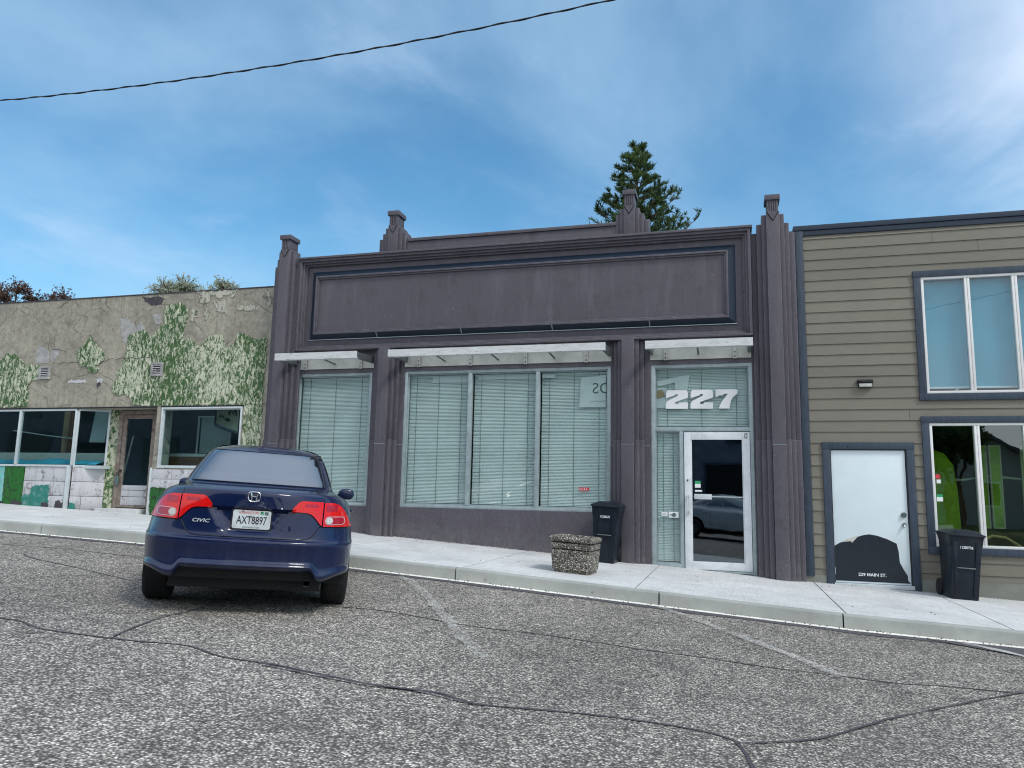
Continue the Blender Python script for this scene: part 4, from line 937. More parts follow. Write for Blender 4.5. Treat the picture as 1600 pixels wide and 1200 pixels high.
def hung_sign():
    r = empty('hanging_sign', (-9.65, .6, 1.65), 'old cream board sign in a dark frame tilted inside the single window, lettering reversed', 'sign')
    P = [(-10.06, .75, 1.66), (-9.20, .35, 1.66), (-9.20, .35, 1.08), (-10.06, .75, 1.30)]
    b = MB(); b.poly(P); b.obj('sign_face', plain('old_cream_sign', (.30, .31, .22), .7, .25, 4, 0), r)
    for a, c in ((P[3], P[2]), (P[0], P[3]), (P[1], P[2])): MB().tube([a, c], .03, 4).obj('sign_frame', M['decal'], r)
    rnd = random.Random(4)
    def at(u, v): 
        t_ = Vector(P[0]).lerp(Vector(P[1]), u); b_ = Vector(P[3]).lerp(Vector(P[2]), u); return t_.lerp(b_, v) + Vector((0, -.012, 0))
    for u0, v0, w, h_, n in ((.16, .42, .18, .14, 5), (.40, .52, .22, .16, 7), (.52, .14, .34, .26, 6), (.2, .05, .2, .16, 5)):
        pts = [at(u0 + w * i / n, v0 + (h_ * (.5 + .5 * math.sin(i * 2.6 + u0 * 9)))) for i in range(n + 1)]
        MB().tube(pts, .011, 4).obj('brush_lettering', M['decal'], r)
hung_sign()

# ------------------------------------------------------------------ taupe sided office on the right
off_ = empty('sided_office', (4.5, 0, zs(4.5)), 'two storey office with taupe lap siding, slate blue trim boards and tall white windows', 'building')
UW, LW, DW = (2.87, 5.98, 1.63, 3.41), (2.87, 5.98, -.60, 1.19), (1.49, 2.55, -3, .80)
wall_open(MB(), 1.11, 8.6, -2.6, 4.20, [UW, LW, DW], .02, .22).obj('wall', M['siding'], off_, recalc=False)
q = MB().box(1.11, 1.4, .22, 14, -2.6, 4.15).box(8.3, 8.6, .22, 14, -2.6, 4.15).box(1.4, 8.3, 13.8, 14, -2.6, 4.15); q.obj('side_wall', M['siding'], off_)
MB().box(1.4, 8.3, .22, 13.8, 3.75, 3.95).obj('roof', M['roofmetal'], off_); MB().box(1.4, 8.3, .22, 13.8, 1.28, 1.5).obj('upper_floor', M['room'], off_)
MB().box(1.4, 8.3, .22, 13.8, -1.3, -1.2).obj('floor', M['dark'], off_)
MB().box(1.08, 8.63, -.055, .3, 4.275, 4.355).obj('roof_flashing', M['roofmetal'], off_, bevel=.004)
MB().box(1.10, 8.6, -.035, .02, 4.19, 4.275).obj('roof_fascia', M['roofmetal'], off_, bevel=.004)
MB().box(1.0, 1.385, -.03, .02, -2.6, -1.075).obj('foundation', M['found'], off_); MB().box(2.66, 8.6, -.03, .02, -2.6, -1.075).obj('foundation', M['found'], off_)
MB().box(1.385, 2.66, -.03, .02, -2.6, -1.228).obj('foundation', M['found'], off_)
# siding boards, each its own piece
k = 0; ztop = 4.192
rows = []; z = 3.96 + .1703 - .0
zz = 4.13
rows.append((4.13, 4.19)); z = 4.13
while z > -.98: rows.append((z - .1703, z)); z -= .1703
rndb = random.Random(11)
for ri, (za, zb) in enumerate(rows):
    cz = (za + zb) / 2; segs = [(1.222, 8.6)]
    for o in ((DW[0] - .05, DW[1] + .05, -3, .86), (2.83, 6.02, -.65, 1.24), (2.83, 6.02, 1.59, 3.46)):
        if o[2] < cz < o[3]:
            ns = []
            for a, b in segs:
                if b <= o[0] or a >= o[1]: ns.append((a, b)); continue
                if a < o[0]: ns.append((a, o[0]))
                if b > o[1]: ns.append((o[1], b))
            segs = ns
    cut = {1: 3.07, 2: 3.68, 17: 2.62, 9: 7.1, 3: 6.9, 16: 4.6, 5: 7.5}.get(ri)
    out_ = []
    for a, b in segs:
        if cut and a + .3 < cut < b - .3: out_ += [(a, cut - .002), (cut + .002, b)]
        else: out_.append((a, b))
    for a, b in out_:
        d_ = rndb.uniform(-.001, .001)
        MB().hexa([(a, -.022 + d_, za + .001), (b, -.022 + d_, za + .001), (b, .0, za + .001), (a, .0, za + .001), (a, -.008, zb + .012), (b, -.008, zb + .012), (b, .0, zb + .012), (a, .0, zb + .012)]).obj('siding_board', M['siding'], off_)
def trimring(o, w, parent, bottom=True, y0=-.045):
    X0, X1, Z0, Z1 = o
    MB().box(X0 - w, X0, y0, .02, Z0, Z1).obj('trim_board', M['trim'], parent, bevel=.003); MB().box(X1, X1 + w, y0, .02, Z0, Z1).obj('trim_board', M['trim'], parent, bevel=.003)
    MB().box(X0 - w - .004, X1 + w + .004, y0 - .003, .02, Z1, Z1 + w).obj('trim_board', M['trim'], parent, bevel=.003)
    if bottom: MB().box(X0 - w - .004, X1 + w + .004, y0 - .003, .02, Z0 - w, Z0).obj('trim_board', M['trim'], parent, bevel=.003)
MB().box(1.105, 1.218, -.048, .02, -1.09, 4.27).obj('corner_board', M['trim'], off_, bevel=.003)
trimring(UW, .10, off_); trimring(LW, .10, off_)
def offwin(o, name):
    f = MB(); frame_ring(f, o[0], o[1], o[2], o[3], .038, -.035, .06); w = f.obj(name, M['vinyl'], off_, bevel=.004)
    xs_ = [o[0] + .038]; n = 5; pw = (o[1] - o[0]) / n
    for i in range(1, n):
        x = o[0] + i * pw - (.0 if i else 0); MB().box(x - .036, x - .002, -.030, .06, o[2] + .038, o[3] - .038).obj('mullion', M['vinyl'], w, bevel=.004); MB().box(x + .002, x + .036, -.030, .06, o[2] + .038, o[3] - .038).obj('mullion', M['vinyl'], w, bevel=.004)
        xs_ += [x - .036, x + .036]
    xs_.append(o[1] - .038)
    return w, [(xs_[i], xs_[i + 1]) for i in range(0, len(xs_), 2)]
uw, ps = offwin(UW, 'window')
for i, (a, b) in enumerate(ps): MB().box(a, b, .012, .018, UW[2] + .038, UW[3] - .038).obj('pane', M['glass_up'], uw)
for i, (a, b) in enumerate(((2.93, 4.10), (4.11, 5.92))):
    s_ = MB(); n = 14; s_.grid([[(x, .10 + .004 * math.sin(z * 5 + i), z) for x in (a, b)] for z in [1.745 + (3.37 - 1.745) * t / n for t in range(n + 1)]]); sh = s_.obj('roller_shade', M['shade'], uw, smooth=True)
    MB().box(a, b, .09, .112, 1.715, 1.745).obj('shade_rail', M['vinyl'], sh, bevel=.004)
q = MB(); q.tube([(3.28, .06, 1.66), (3.28, .06, 1.69), (3.31, .06, 1.705)], .008, 6).obj('window_latch', M['vinyl'], uw)
lw, ps = offwin(LW, 'window')
for i, (a, b) in enumerate(ps): MB().box(a, b, .012, .018, LW[2] + .038, LW[3] - .038).obj('pane', M['glass_r'], lw)
# room behind the lower window; its lime panels stand in for green reflections
MB().prism_xz([(2.3, -1.2), (3.5, -1.2), (3.46, .2), (3.42, .62), (3.30, .80), (3.12, .88), (2.98, .66), (2.6, .5), (2.3, .45)], 1.0, 1.1).obj('lime_reflection_panel', M['lime_reflection'], off_)
MB().box(1.4, 8.3, 4.2, 4.3, -1.2, 1.28).obj('room_wall', M['dark'], off_)
MB().box(2.3, 2.36, .3, 1.0, -1.2, .85).obj('lime_reflection_panel', M['lime_reflection'], off_)
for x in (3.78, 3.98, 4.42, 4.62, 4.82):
    q = MB(); frame_ring(q, x, x + .17, -.35, .95, .02, 1.2, 1.24); q = q.obj('inner_frame', M['offwhite'], off_); MB().box(x + .02, x + .15, 1.21, 1.23, -.33, .93).obj('inner_pane', M['lime_reflection'], q)
tag(MB().box(2.45, 3.05, .7, .9, -.42, -.05).obj('office_cabinet', M['lime_reflection'], bevel=.02), 'low cabinet inside the lower office window, lime to stand in for a reflection', 'cabinet')
for a, c, mm in ((-.0, .0, 0),):
    MB().box(2.925, 2.985, .008, .0115, .38, .44).obj('sticker', M['red'], lw); MB().box(2.935, 2.99, .008, .0115, .31, .365).obj('sticker', M['white'], lw)
    MB().box(2.925, 3.005, .008, .0115, .11, .15).obj('sticker', M['sticker_g'], lw); MB().box(2.925, 3.005, .008, .0115, .05, .11).obj('sticker', M['white'], lw)
q = MB().tube([(3.52, .5, -.64), (3.60, .5, -.52), (3.75, .5, -.44), (3.92, .5, -.46), (4.1, .5, -.58), (4.2, .5, -.75)], .022, 8); tag(q.obj('chair_back', M['wood'], smooth=True), 'curved pale chair back low inside the lower office window', 'chair')
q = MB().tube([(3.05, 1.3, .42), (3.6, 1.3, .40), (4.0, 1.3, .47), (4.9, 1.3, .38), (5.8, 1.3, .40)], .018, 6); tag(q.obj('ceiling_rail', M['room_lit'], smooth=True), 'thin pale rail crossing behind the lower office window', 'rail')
tag(MB().box(2.95, 3.25, .55, .58, -.48, -.30).obj('paper_stack', M['offwhite'], bevel=.004), 'pale papers propped low inside the left pane of the lower office window', 'papers')
# door 229
trimring((1.495, 2.545, -1.3, .80), .105, off_, bottom=False)
dd = MB().box(1.51, 2.525, -.012, .035, -1.165, .785).obj('door', M['door_white'], off_, bevel=.003)
MB().box(1.495, 1.507, -.02, .06, -1.3, .80).box(2.53, 2.545, -.02, .06, -1.3, .80).box(1.507, 2.53, -.02, .06, .788, .80).obj('door_frame', M['bolt'], off_)
MB().box(1.49, 2.56, -.05, .04, -1.225, -1.17).obj('threshold', M['alu_l'], off_, bevel=.003)
DEC = [(1.512, -0.637), (1.59, -0.587), (1.667, -0.572), (1.739, -0.564), (1.755, -0.587), (1.778, -0.557), (1.835, -0.496), (1.902, -0.471), (1.99, -0.454), (2.097, -0.47), (2.235, -0.517), (2.355, -0.576), (2.376, -0.684), (2.385, -0.844), (2.437, -0.955), (2.481, -1.032), (2.483, -1.1), (2.518, -1.14), (2.046, -1.14), (1.512, -1.14)]
dc = MB().prism_xz(DEC, -.0145, -.012).obj('door_decal', M['decal'], dd, tri=True)
MB().prism_xz([(1.601, -0.575), (1.747, -0.507), (1.847, -0.480), (1.835, -0.492), (1.79, -0.533), (1.758, -0.582), (1.739, -0.558), (1.668, -0.57)], -.0138, -.0121).obj('torn_paper', M['offwhite'], dd, tri=True)
text_part('lettering', '229 MAIN ST.', (2.01, -.0152, -1.04), .062, M['white'], dd, ext=.0005, bold=.0012, sx=1.05)
for z, r in ((-.16, .038), (-.30, .028)): MB().lathe_y([(.0, -.035), (r * .6, -.035), (r * .62, -.02), (r, -.02), (r, .0)], (2.468, -.012, z), 20).obj('lock' if r > .03 else 'knob', M['chrome'], dd, smooth=True)
MB().tube([(2.468, -.05, -.30), (2.468, -.055, -.33)], .012, 8).obj('lever', M['chrome'], dd)
for z in (.6, -.2, -1.0): MB().box(1.503, 1.513, -.03, -.01, z - .05, z + .05).obj('hinge', M['alu'], dd)
# wall light
wl = MB().box(1.915, 2.14, -.075, -.022, 1.80, 1.855).box(1.93, 2.125, -.06, -.022, 1.735, 1.80).obj('wall_light', M['blackgloss'], off_, bevel=.006)
MB().box(1.94, 2.115, -.078, -.061, 1.742, 1.792).obj('wall_light_lens', M['plate'], wl, bevel=.004)

# ------------------------------------------------------------------ cars
CARROWS = [  # zr, zf, xr, w, n, Lr, xf, Lf
 (.375, .22, .16, .74, 3.0, .55, 4.30, .55), (.385, .20, .055, .82, 3.0, .60, 4.42, .62), (.43, .27, -.006, .866, 3.0, .66, 4.46, .70), (.47, .33, .020, .868, 3.0, .68, 4.48, .74), (.54, .42, .014, .876, 3.0, .70, 4.49, .78),
 (.60, .50, .0, .880, 3.0, .72, 4.48, .82), (.632, .54, .006, .880, 3.0, .72, 4.46, .84), (.648, .56, .04, .876, 3.0, .72, 4.45, .86), (.70, .61, .058, .872, 3.0, .75, 4.43, .88),
 (.80, .68, .070, .866, 2.9, .80, 4.38, .95), (.90, .74, .078, .850, 2.8, .86, 4.30, 1.0), (.97, .79, .080, .826, 2.6, .88, 4.20, 1.0), (1.01, .82, .083, .79, 2.5, .86, 4.08, 1.0),
 (1.033, .85, .098, .748, 2.5, .80, 3.95, .95), (1.045, .87, .15, .715, 2.6, .75, 3.8, .9), (1.062, .92, .36, .69, 2.8, .70, 3.6, .85), (1.085, .965, .58, .672, 3.2, .60, 3.40, .80),
 (1.16, 1.06, .76, .645, 3.6, .55, 3.12, .78), (1.26, 1.20, 1.0, .607, 3.8, .52, 2.82, .75), (1.36, 1.335, 1.24, .562, 3.8, .50, 2.52, .70), (1.405, 1.39, 1.38, .52, 3.4, .50, 2.36, .64),
 (1.435, 1.425, 1.55, .44, 3.0, .45, 2.20, .5), (1.452, 1.448, 1.72, .30, 2.6, .22, 2.08, .2), (1.457, 1.455, 1.84, .12, 2.2, .06, 1.98, .06)]
NRW = len(CARROWS)
def crow(r):
    r = max(0., min(NRW - 1.0001, r)); i = int(r); t = r - i
    p0, p1, p2, p3 = CARROWS[max(i - 1, 0)], CARROWS[i], CARROWS[i + 1], CARROWS[min(i + 2, NRW - 1)]
    out = []
    for a, b, c, d in zip(p0, p1, p2, p3):
        m1 = 0 if (b - a) * (c - b) <= 0 else min(abs(c - a) / 2, 3 * abs(b - a), 3 * abs(c - b)) * (1 if c > b else -1)
        m2 = 0 if (c - b) * (d - c) <= 0 else min(abs(d - b) / 2, 3 * abs(c - b), 3 * abs(d - c)) * (1 if d > c else -1)
        h = t * t * (3 - 2 * t)
        out.append((2 * t ** 3 - 3 * t * t + 1) * b + (t ** 3 - 2 * t * t + t) * m1 + (-2 * t ** 3 + 3 * t * t) * c + (t ** 3 - t * t) * m2)
    return out
def smooth01(t): t = max(0., min(1., t)); return t * t * (3 - 2 * t)
def carz(R, x):                                            # height of a row along the car
    t = max(0., x) / 4.49; return R[0] + (R[1] - R[0]) * (t ** 1.25)
def rear_disp(y, z):
    a = abs(y); d = min(.893 - z, (z - .675), (.335 - .62 * max(0, .885 - z) * 1.15) - a)
    m_ = smooth01((d + .008) / .035) * (1 if z > .66 else 0)
    v = .040 * m_
    if z < .42: v += 0
    return v
NCR, NCS, NCF = 44, 84, 26
def car_point(r, u, side=1):
    """u in 0..1 rear quarter, 1..2 flank, 2..3 front quarter"""
    R = crow(r); zr_, zf_, xr, w, n, Lr, xf, Lf = R
    if u <= 1:
        th = u * math.pi / 2; s_, c_ = math.sin(th), math.cos(th)
        y = w * s_ ** (2 / n); x = xr + Lr * (1 - c_ ** (2 / n))
    elif u <= 2: y = w; x = xr + Lr + (xf - Lf - xr - Lr) * (u - 1)
    else:
        th = (3 - u) * math.pi / 2; s_, c_ = max(0, math.sin(th)), max(0, math.cos(th)); y = w * s_ ** (2 / n); x = xf - Lf * (1 - c_ ** (2 / n))
    z = carz(R, x)
    if z < .60:                                            # bumper hangs lower at the corners behind the wheels
        z -= (.078 * smooth01((y - .515) / .065) * (1 - .5 * smooth01((y - .61) / .17))) * smooth01((.60 - z) / .2) * smooth01((1.0 - x) / .5)
    # body wrap over the rear wings: shoulder falls to the tail
    if u <= 1 and r < 13: x += rear_disp(y, z)
    return Vector((x, side * y, z))
def rear_at(y, z, off=.006):
    """point on the tail at lateral y and height z, pushed outwards"""
    s_ = 1 if y >= 0 else -1; a = abs(y); lo, hi = 0., 14.
    def pt(r):
        R = crow(r); w, n = R[3], R[4]; q = min(.9995, a / w); u = math.asin(q ** (n / 2)) / (math.pi / 2); return car_point(r, u, s_), u
    for _ in range(26):
        mid = (lo + hi) / 2
        if pt(mid)[0].z < z: lo = mid
        else: hi = mid
    p, u = pt(lo); e = .02
    pr, _ = pt(min(14, lo + .2)); R = crow(lo); q = car_point(lo, min(1, u + e), s_)
    n_ = (q - p).cross(pr - p); n_ = n_.normalized() if n_.length > 1e-9 else Vector((-1, 0, 0))
    if n_.x > 0 and abs(n_.x) > .3 or (abs(n_.x) <= .3 and n_.y * s_ < 0): n_ = -n_
    return p + n_ * off
def patch(ys, top, bot, off, nz=8):
    P = []
    for j in range(nz + 1):
        P.append([rear_at(y, bot(y) + (top(y) - bot(y)) * j / nz, off) for y in ys])
    return P
def interp(pts):
    def f(v):
        v = abs(v)
        if v <= pts[0][0]: return pts[0][1]
        for a, b in zip(pts, pts[1:]):
            if v <= b[0]: return a[1] + (b[1] - a[1]) * (v - a[0]) / (b[0] - a[0])
        return pts[-1][1]
    return f
def lin_(a, b, n): return [a + (b - a) * i / n for i in range(n + 1)]
def solid_patch(P):                                        # a grid with a turned-in rim
    mb = MB(); mb.grid(P); rim = []
    b0 = P[0]; t0 = P[-1]; l0 = [r[0] for r in P]; r0 = [r[-1] for r in P]
    for e in (b0, t0, l0, r0): mb.grid([e, [Vector(p) + Vector((.02, 0, 0)) for p in e]])
    return mb

def wheel(root, x, y, r=.317, w=.215):
    s_ = 1 if y > 0 else -1
    prof = [(r * .60, -w / 2), (r * .80, -w / 2 - .004), (r * .93, -w / 2), (r * .985, -w / 2 + .018), (r, -w / 2 + .045), (r, w / 2 - .045), (r * .985, w / 2 - .018), (r * .93, w / 2), (r * .80, w / 2 + .004), (r * .60, w / 2), (r * .60, -w / 2)]
    wh = MB().lathe_y(prof, (x, y, r), 48).obj('wheel', M['tyre'], root, smooth=True, angle=60)
    gm = MB()
    for k in range(4): 
        yy = y - w / 2 + .05 + k * (w - .10) / 3; gm.lathe_y([(r + .0015, -.003), (r + .0015, .003)], (x, yy, r), 48)
    gm.obj('tread_groove', M['blackgloss'], wh)
    rm = MB(); yo = y + s_ * (w / 2 - .02); rm.lathe_y([(r * .60, -.10 * s_), (r * .61, .0), (r * .56, .004 * s_), (r * .53, -.02 * s_), (r * .5, -.05 * s_)], (x, yo, r), 40).obj('rim', M['rim'], wh, smooth=True)
    sp = MB()
    for k in range(7):
        t = 2 * math.pi * k / 7; sp.tube([(x + .04 * math.cos(t), yo - .01 * s_, r + .04 * math.sin(t)), (x + r * .55 * math.cos(t), yo - .012 * s_, r + r * .55 * math.sin(t))], .024, 6, .018)
    sp.lathe_y([(.0, .0), (.05, .0), (.055, -.03 * s_)], (x, yo + .008 * s_, r), 20); sp.obj('spokes', M['rim'], wh, smooth=True, angle=40)
    MB().lathe_y([(.0, -.09 * s_), (r * .52, -.09 * s_)], (x, yo, r), 24).obj('brake_disc', M['steel'], wh)
    return wh

def make_car(name, label, paint, group=None, detail=True):
    root = empty(name, (0, 0, 0), label, 'car', group)
    # shell
    us = [i / NCR for i in range(NCR + 1)] + [1 + i / NCS for i in range(1, NCS + 1)] + [2 + i / NCF for i in range(1, NCF + 1)]
    rs = []; r = 0.
    while r < NRW - 1: rs.append(r); r += .2 if r < 13 else .25
    rs.append(NRW - 1.0002)
    mb = MB(); nrow = len(rs); nc = len(us)
    loops = []
    for r in rs:
        L_ = [car_point(r, u, 1) for u in us] + [car_point(r, u, -1) for u in reversed(us[1:-1])]
        loops.append(L_)
    N = len(loops[0]); V = [p for L_ in loops for p in L_]; F = []
    def inwheel(p): return abs(p.y) > .5 and any((p.x - wx) ** 2 + (p.z - .335) ** 2 < .372 ** 2 for wx in (.90, 3.60))
    keepF = []
    for i in range(nrow - 1):
        for j in range(N):
            q = (i * N + j, i * N + (j + 1) % N, (i + 1) * N + (j + 1) % N, (i + 1) * N + j)
            c = sum((V[k] for k in q), Vector()) / 4
            if inwheel(c): continue
            F.append(q)
    F.append(tuple((nrow - 1) * N + j for j in range(N)))
    used = set(k for f in F for k in f)
    for k in used:
        p = V[k]
        if abs(p.y) > .5:
            for wx in (.90, 3.60):
                dx, dz = p.x - wx, p.z - .335; d = math.hypot(dx, dz)
                if d < .395 and d > 1e-4 and (inwheel(p) or d < .385): 
                    f = .376 / d; V[k] = Vector((wx + dx * f, p.y, .335 + dz * f))
    mb.v = [tuple(p) for p in V]; mb.f = F
    body = mb.obj('body', paint, root, smooth=True, angle=38)
    # underside and wheel wells
    MB().box(.30, 4.2, -.62, .62, .20, .42).obj('underbody', M['black'], body)
    for wx in (.90, 3.60):
        for s_ in (-1, 1):
            w = MB(); n = 20; A, B = [], []
            for k in range(n + 1):
                t = -.25 + (math.pi + .5) * k / n; A.append((wx + .385 * math.cos(t), s_ * .86, .335 + .385 * math.sin(t))); B.append((wx + .385 * math.cos(t), s_ * .55, .335 + .385 * math.sin(t)))
            w.grid([A, B]); w.poly(B); w.obj('wheel_arch_liner', M['black'], body)
    for wx in (.90, 3.60):
        for s_ in (-1, 1): wheel(root, wx, s_ * .768)
    # glass: rear screen, windscreen and side windows, seated just proud of the shell
    def rowpt(r, u, side, off):
        p = car_point(r, u, side); a = car_point(r + .1, u, side); b = car_point(r, min(3, u + .01), side); n_ = (b - p).cross(a - p)
        if n_.length < 1e-9: n_ = Vector((-1 if u < 1 else 1, 0, .5))
        n_.normalize(); cen = Vector((2.2, 0, .9))
        if n_.dot(p - cen) < 0: n_ = -n_
        return p + n_ * off
    def screen(u0, u1, r0, r1, nm, front=False):
        rows_ = []
        for j in range(13):
            r = r0 + (r1 - r0) * j / 12; row = []
            for sd in (1, -1):
                uu = [u0 + (u1 - u0) * k / 14 for k in range(15)]; uu = uu if sd == -1 else list(reversed(uu))
                if sd == -1: uu = uu[1:]
                row += [rowpt(r, u, sd, .005) for u in (uu)]
            rows_.append(row)
        return MB().grid(rows_).obj(nm, M['carglass'], root, smooth=True, angle=80)
    rs_ = screen(0.0, .60, 16.15, 19.35, 'rear_window')
    screen(3.0, 2.45, 16.2, 19.3, 'windscreen')
    for sd in (1, -1):
        for (ua, ub, nm) in ((1.06, 1.46, 'side_window'), (1.50, 1.98, 'side_window')):
            rows_ = [[rowpt(16.35 + (19.0 - 16.35) * j / 8, ua + (ub - ua) * k / 10, sd, .005) for k in range(11)] for j in range(9)]
            MB().grid(rows_).obj(nm, M['carglass'], root, smooth=True, angle=80)
        # quarter glass strip beside the rear pillar
        rows_ = [[rowpt(16.4 + 2.3 * j / 6, .80 + (.20) * k / 4, sd, .005) for k in range(5)] for j in range(7)]
        MB().grid(rows_).obj('side_window', M['carglass'], root, smooth=True, angle=80)
        # door mirror
        mm = MB(); c = Vector((2.95, sd * .915, .975)); n = 16
        for (dx, sc_) in ((-.075, .0), (-.072, .75), (-.05, .97), (.0, 1.0), (.05, .8), (.08, .35), (.085, 0.)):
            pass
        P = []
        for dx, sc_ in ((-.06, .02), (-.06, .80), (-.045, .97), (.0, 1.0), (.05, .82), (.085, .4), (.09, .02)):
            row = []
            for k in range(n + 1):
                t = 2 * math.pi * k / n; cx_, sx_ = math.cos(t), math.sin(t)
                row.append((c.x + dx, c.y + .095 * sc_ * abs(cx_) ** .75 * (1 if cx_ > 0 else -1), c.z + .068 * sc_ * abs(sx_) ** .75 * (1 if sx_ > 0 else -1)))
            P.append(row)
        mi = mm.grid(P).obj('door_mirror', paint, root, smooth=True, angle=60)
        MB().tube([(2.98, sd * .80, .93), (2.98, sd * .88, .955)], .03, 8).obj('mirror_arm', M['black'], mi)
        MB().prism_xz([(0, 0)] * 3, 0, 0) if 0 else None
        # flank: handles and shut lines
        for ux in (1.20, 2.15):
            zc = .86; h = MB().tube([(ux, sd * .872, zc), (ux + .03, sd * .895, zc + .004), (ux + .14, sd * .895, zc + .004), (ux + .17, sd * .872, zc)], .012, 8); h.obj('door_handle', paint, root, smooth=True)
        for x0, x1 in ((1.42, 1.46), (2.46, 2.44), (3.40, 3.30)):
            pts = []
            for k in range(10):
                zt = .30 + (.90 - .30) * k / 9; x = x0 + (x1 - x0) * k / 9
                lo, hi = 0., 15.
                for _ in range(20):
                    mid = (lo + hi) / 2
                    if carz(crow(mid), x) < zt: lo = mid
                    else: hi = mid
                pts.append((x, sd * (crow(lo)[3] + .0005), zt))
            MB().tube(pts, .0035, 4).obj('door_gap', M['blackgloss'], root)
    if not detail:
        return root
    # tail lamps
    otop = interp([(.585, .966), (.66, .964), (.72, .945), (.77, .895), (.81, .825), (.835, .775)]); obot = interp([(.56, .768), (.84, .765)])
    itop = interp([(.30, .885), (.335, .925), (.37, .966), (.40, .975), (.575, .970)]); ibot = interp([(.30, .884), (.44, .878), (.475, .868), (.505, .845), (.565, .775)])
    for s_ in (1, -1):
        ol = solid_patch(patch([s_ * v for v in lin_(.583, .838, 20)], otop, obot, .012, 10)).obj('tail_light', M['lens_red'], root, smooth=True, angle=50)
        il = solid_patch(patch([s_ * v for v in lin_(.322, .572, 20)], itop, ibot, .012, 10)).obj('tail_light', M['lens_red'], root, smooth=True, angle=50)
        # darker cells behind the lens
        for (y0, y1, z0, z1, par) in ((.60, .70, .895, .945, ol), (.42, .53, .925, .95, il)):
            MB().grid(patch([s_ * v for v in lin_(y0, y1, 6)], lambda v: z1, lambda v: z0, .0135, 3)).obj('lamp_cell', M['lens_dark'], par)
        cap = lambda y0, y1, zc, h: (interp([(y0 + (y1 - y0) * t / 24, zc + h * math.sqrt(max(0, 1 - max(0, (h * 1.0 - min(t / 24 * (y1 - y0), (1 - t / 24) * (y1 - y0))) / h) ** 2))) for t in range(25)]), interp([(y0 + (y1 - y0) * t / 24, zc - h * math.sqrt(max(0, 1 - max(0, (h * 1.0 - min(t / 24 * (y1 - y0), (1 - t / 24) * (y1 - y0))) / h) ** 2))) for t in range(25)]))
        t_, b_ = cap(.594, .773, .817, .0355); MB().grid(patch([s_ * v for v in lin_(.5945, .7725, 28)], t_, b_, .0145, 4)).obj('lens_rim', M['lens_edge'], ol, smooth=True)
        t_, b_ = cap(.602, .765, .817, .029); MB().grid(patch([s_ * v for v in lin_(.6025, .7645, 28)], t_, b_, .0160, 4)).obj('lens_band', M['lens_dark'], ol, smooth=True)
        t_, b_ = cap(.602, .662, .817, .027); MB().grid(patch([s_ * v for v in lin_(.6025, .6615, 14)], t_, b_, .0175, 4)).obj('reverse_light', M['lens_clear'], ol, smooth=True)
    # shut lines on the tail
    def gap(pts, w=.0042, off=.0006, par=root):
        P = []
        for a, b in zip(pts, pts[1:]):
            for k in range(8): t = k / 8; P.append(rear_at(a[0] + (b[0] - a[0]) * t, a[1] + (b[1] - a[1]) * t, off))
        P.append(rear_at(pts[-1][0], pts[-1][1], off)); MB().tube(P, w, 5).obj('lid_gap', M['blackgloss'], par)
    gap([(.578, 1.02), (.578, .97), (.576, .77), (.555, .762), (.530, .72), (.505, .685), (.465, .660), (.40, .653), (-.40, .653), (-.465, .660), (-.505, .685), (-.530, .72), (-.555, .762), (-.576, .77), (-.578, .97), (-.578, 1.02)])
    gap([(.576, .764), (.70, .762), (.83, .758)], .003); gap([(-.576, .764), (-.70, .762), (-.83, .758)], .003)
    # plate, emblem, lettering
    x0 = rear_at(0, .80, 0).x
    pl = MB(); PW, PH = .1525, .0765
    outl = []
    for cx_, cz_, a0 in ((1, 1, 0), (-1, 1, 90), (-1, -1, 180), (1, -1, 270)):
        for k in range(5): t = math.radians(a0 + k * 22.5); outl.append((cx_ * (PW - .016) + .016 * math.cos(t), .798 + cz_ * (PH - .016) + .016 * math.sin(t)))
    b = len(pl.v); K = len(outl)
    pl.v += [(x0 - .016, y, z) for y, z in outl] + [(x0 - .010, y, z) for y, z in outl]; pl.f += [tuple(range(K)), tuple(range(2 * K - 1, K - 1, -1))] + [(i, (i + 1) % K, K + (i + 1) % K, K + i) for i in range(K)]
    pm = plain('licence_plate_paint', (.62, .68, .70), .45, .1, 14, .05, 60, dirt=(.35, .33, .28), dscale=16, damt=.55)
    plate = pl.obj('licence_plate', pm, root)
    MB().box(x0 - .012, x0 + .02, -.163, .163, .712, .884).obj('plate_frame', M['black'], plate)
    rot = (math.pi / 2, 0, -math.pi / 2)
    text_part('plate_number', 'AXT8897', (x0 - .0168, 0, .790), .092, M['decal'], plate, rot, .0004, sx=.66, bold=.0008)
    text_part('plate_state', 'WASHINGTON', (x0 - .0168, .028, .855), .030, M['red'], plate, rot, .0004, sx=.82)
    text_part('plate_motto', 'EVERGREEN STATE', (x0 - .0168, .0, .7335), .018, M['cord'], plate, rot, .0004, sx=.9)
    MB().box(x0 - .0172, x0 - .0162, -.092, -.066, .846, .866).obj('tab_sticker', M['sticker_g'], plate); MB().box(x0 - .0172, x0 - .0162, -.130, -.100, .842, .868).obj('tab_sticker', M['cord'], plate)
    for y in (.075, -.075): MB().tube([(x0 - .016, y, .866), (x0 - .020, y, .866)], .006, 8).obj('plate_screw', M['bolt'], plate)
    xe = rear_at(0, .99, 0).x - .006
    q = MB(); ring = []
    def rr(t, a, b, p=3.2): c_, s_ = math.cos(t), math.sin(t); return (a * abs(c_) ** (2 / p) * (1 if c_ > 0 else -1) * (1 + .10 * s_), b * abs(s_) ** (2 / p) * (1 if s_ > 0 else -1))
    pts = [(xe, rr(2 * math.pi * k / 32, .048, .040)[0], .990 + rr(2 * math.pi * k / 32, .048, .040)[1]) for k in range(33)]
    q.tube(pts, .0045, 6, cap=False)
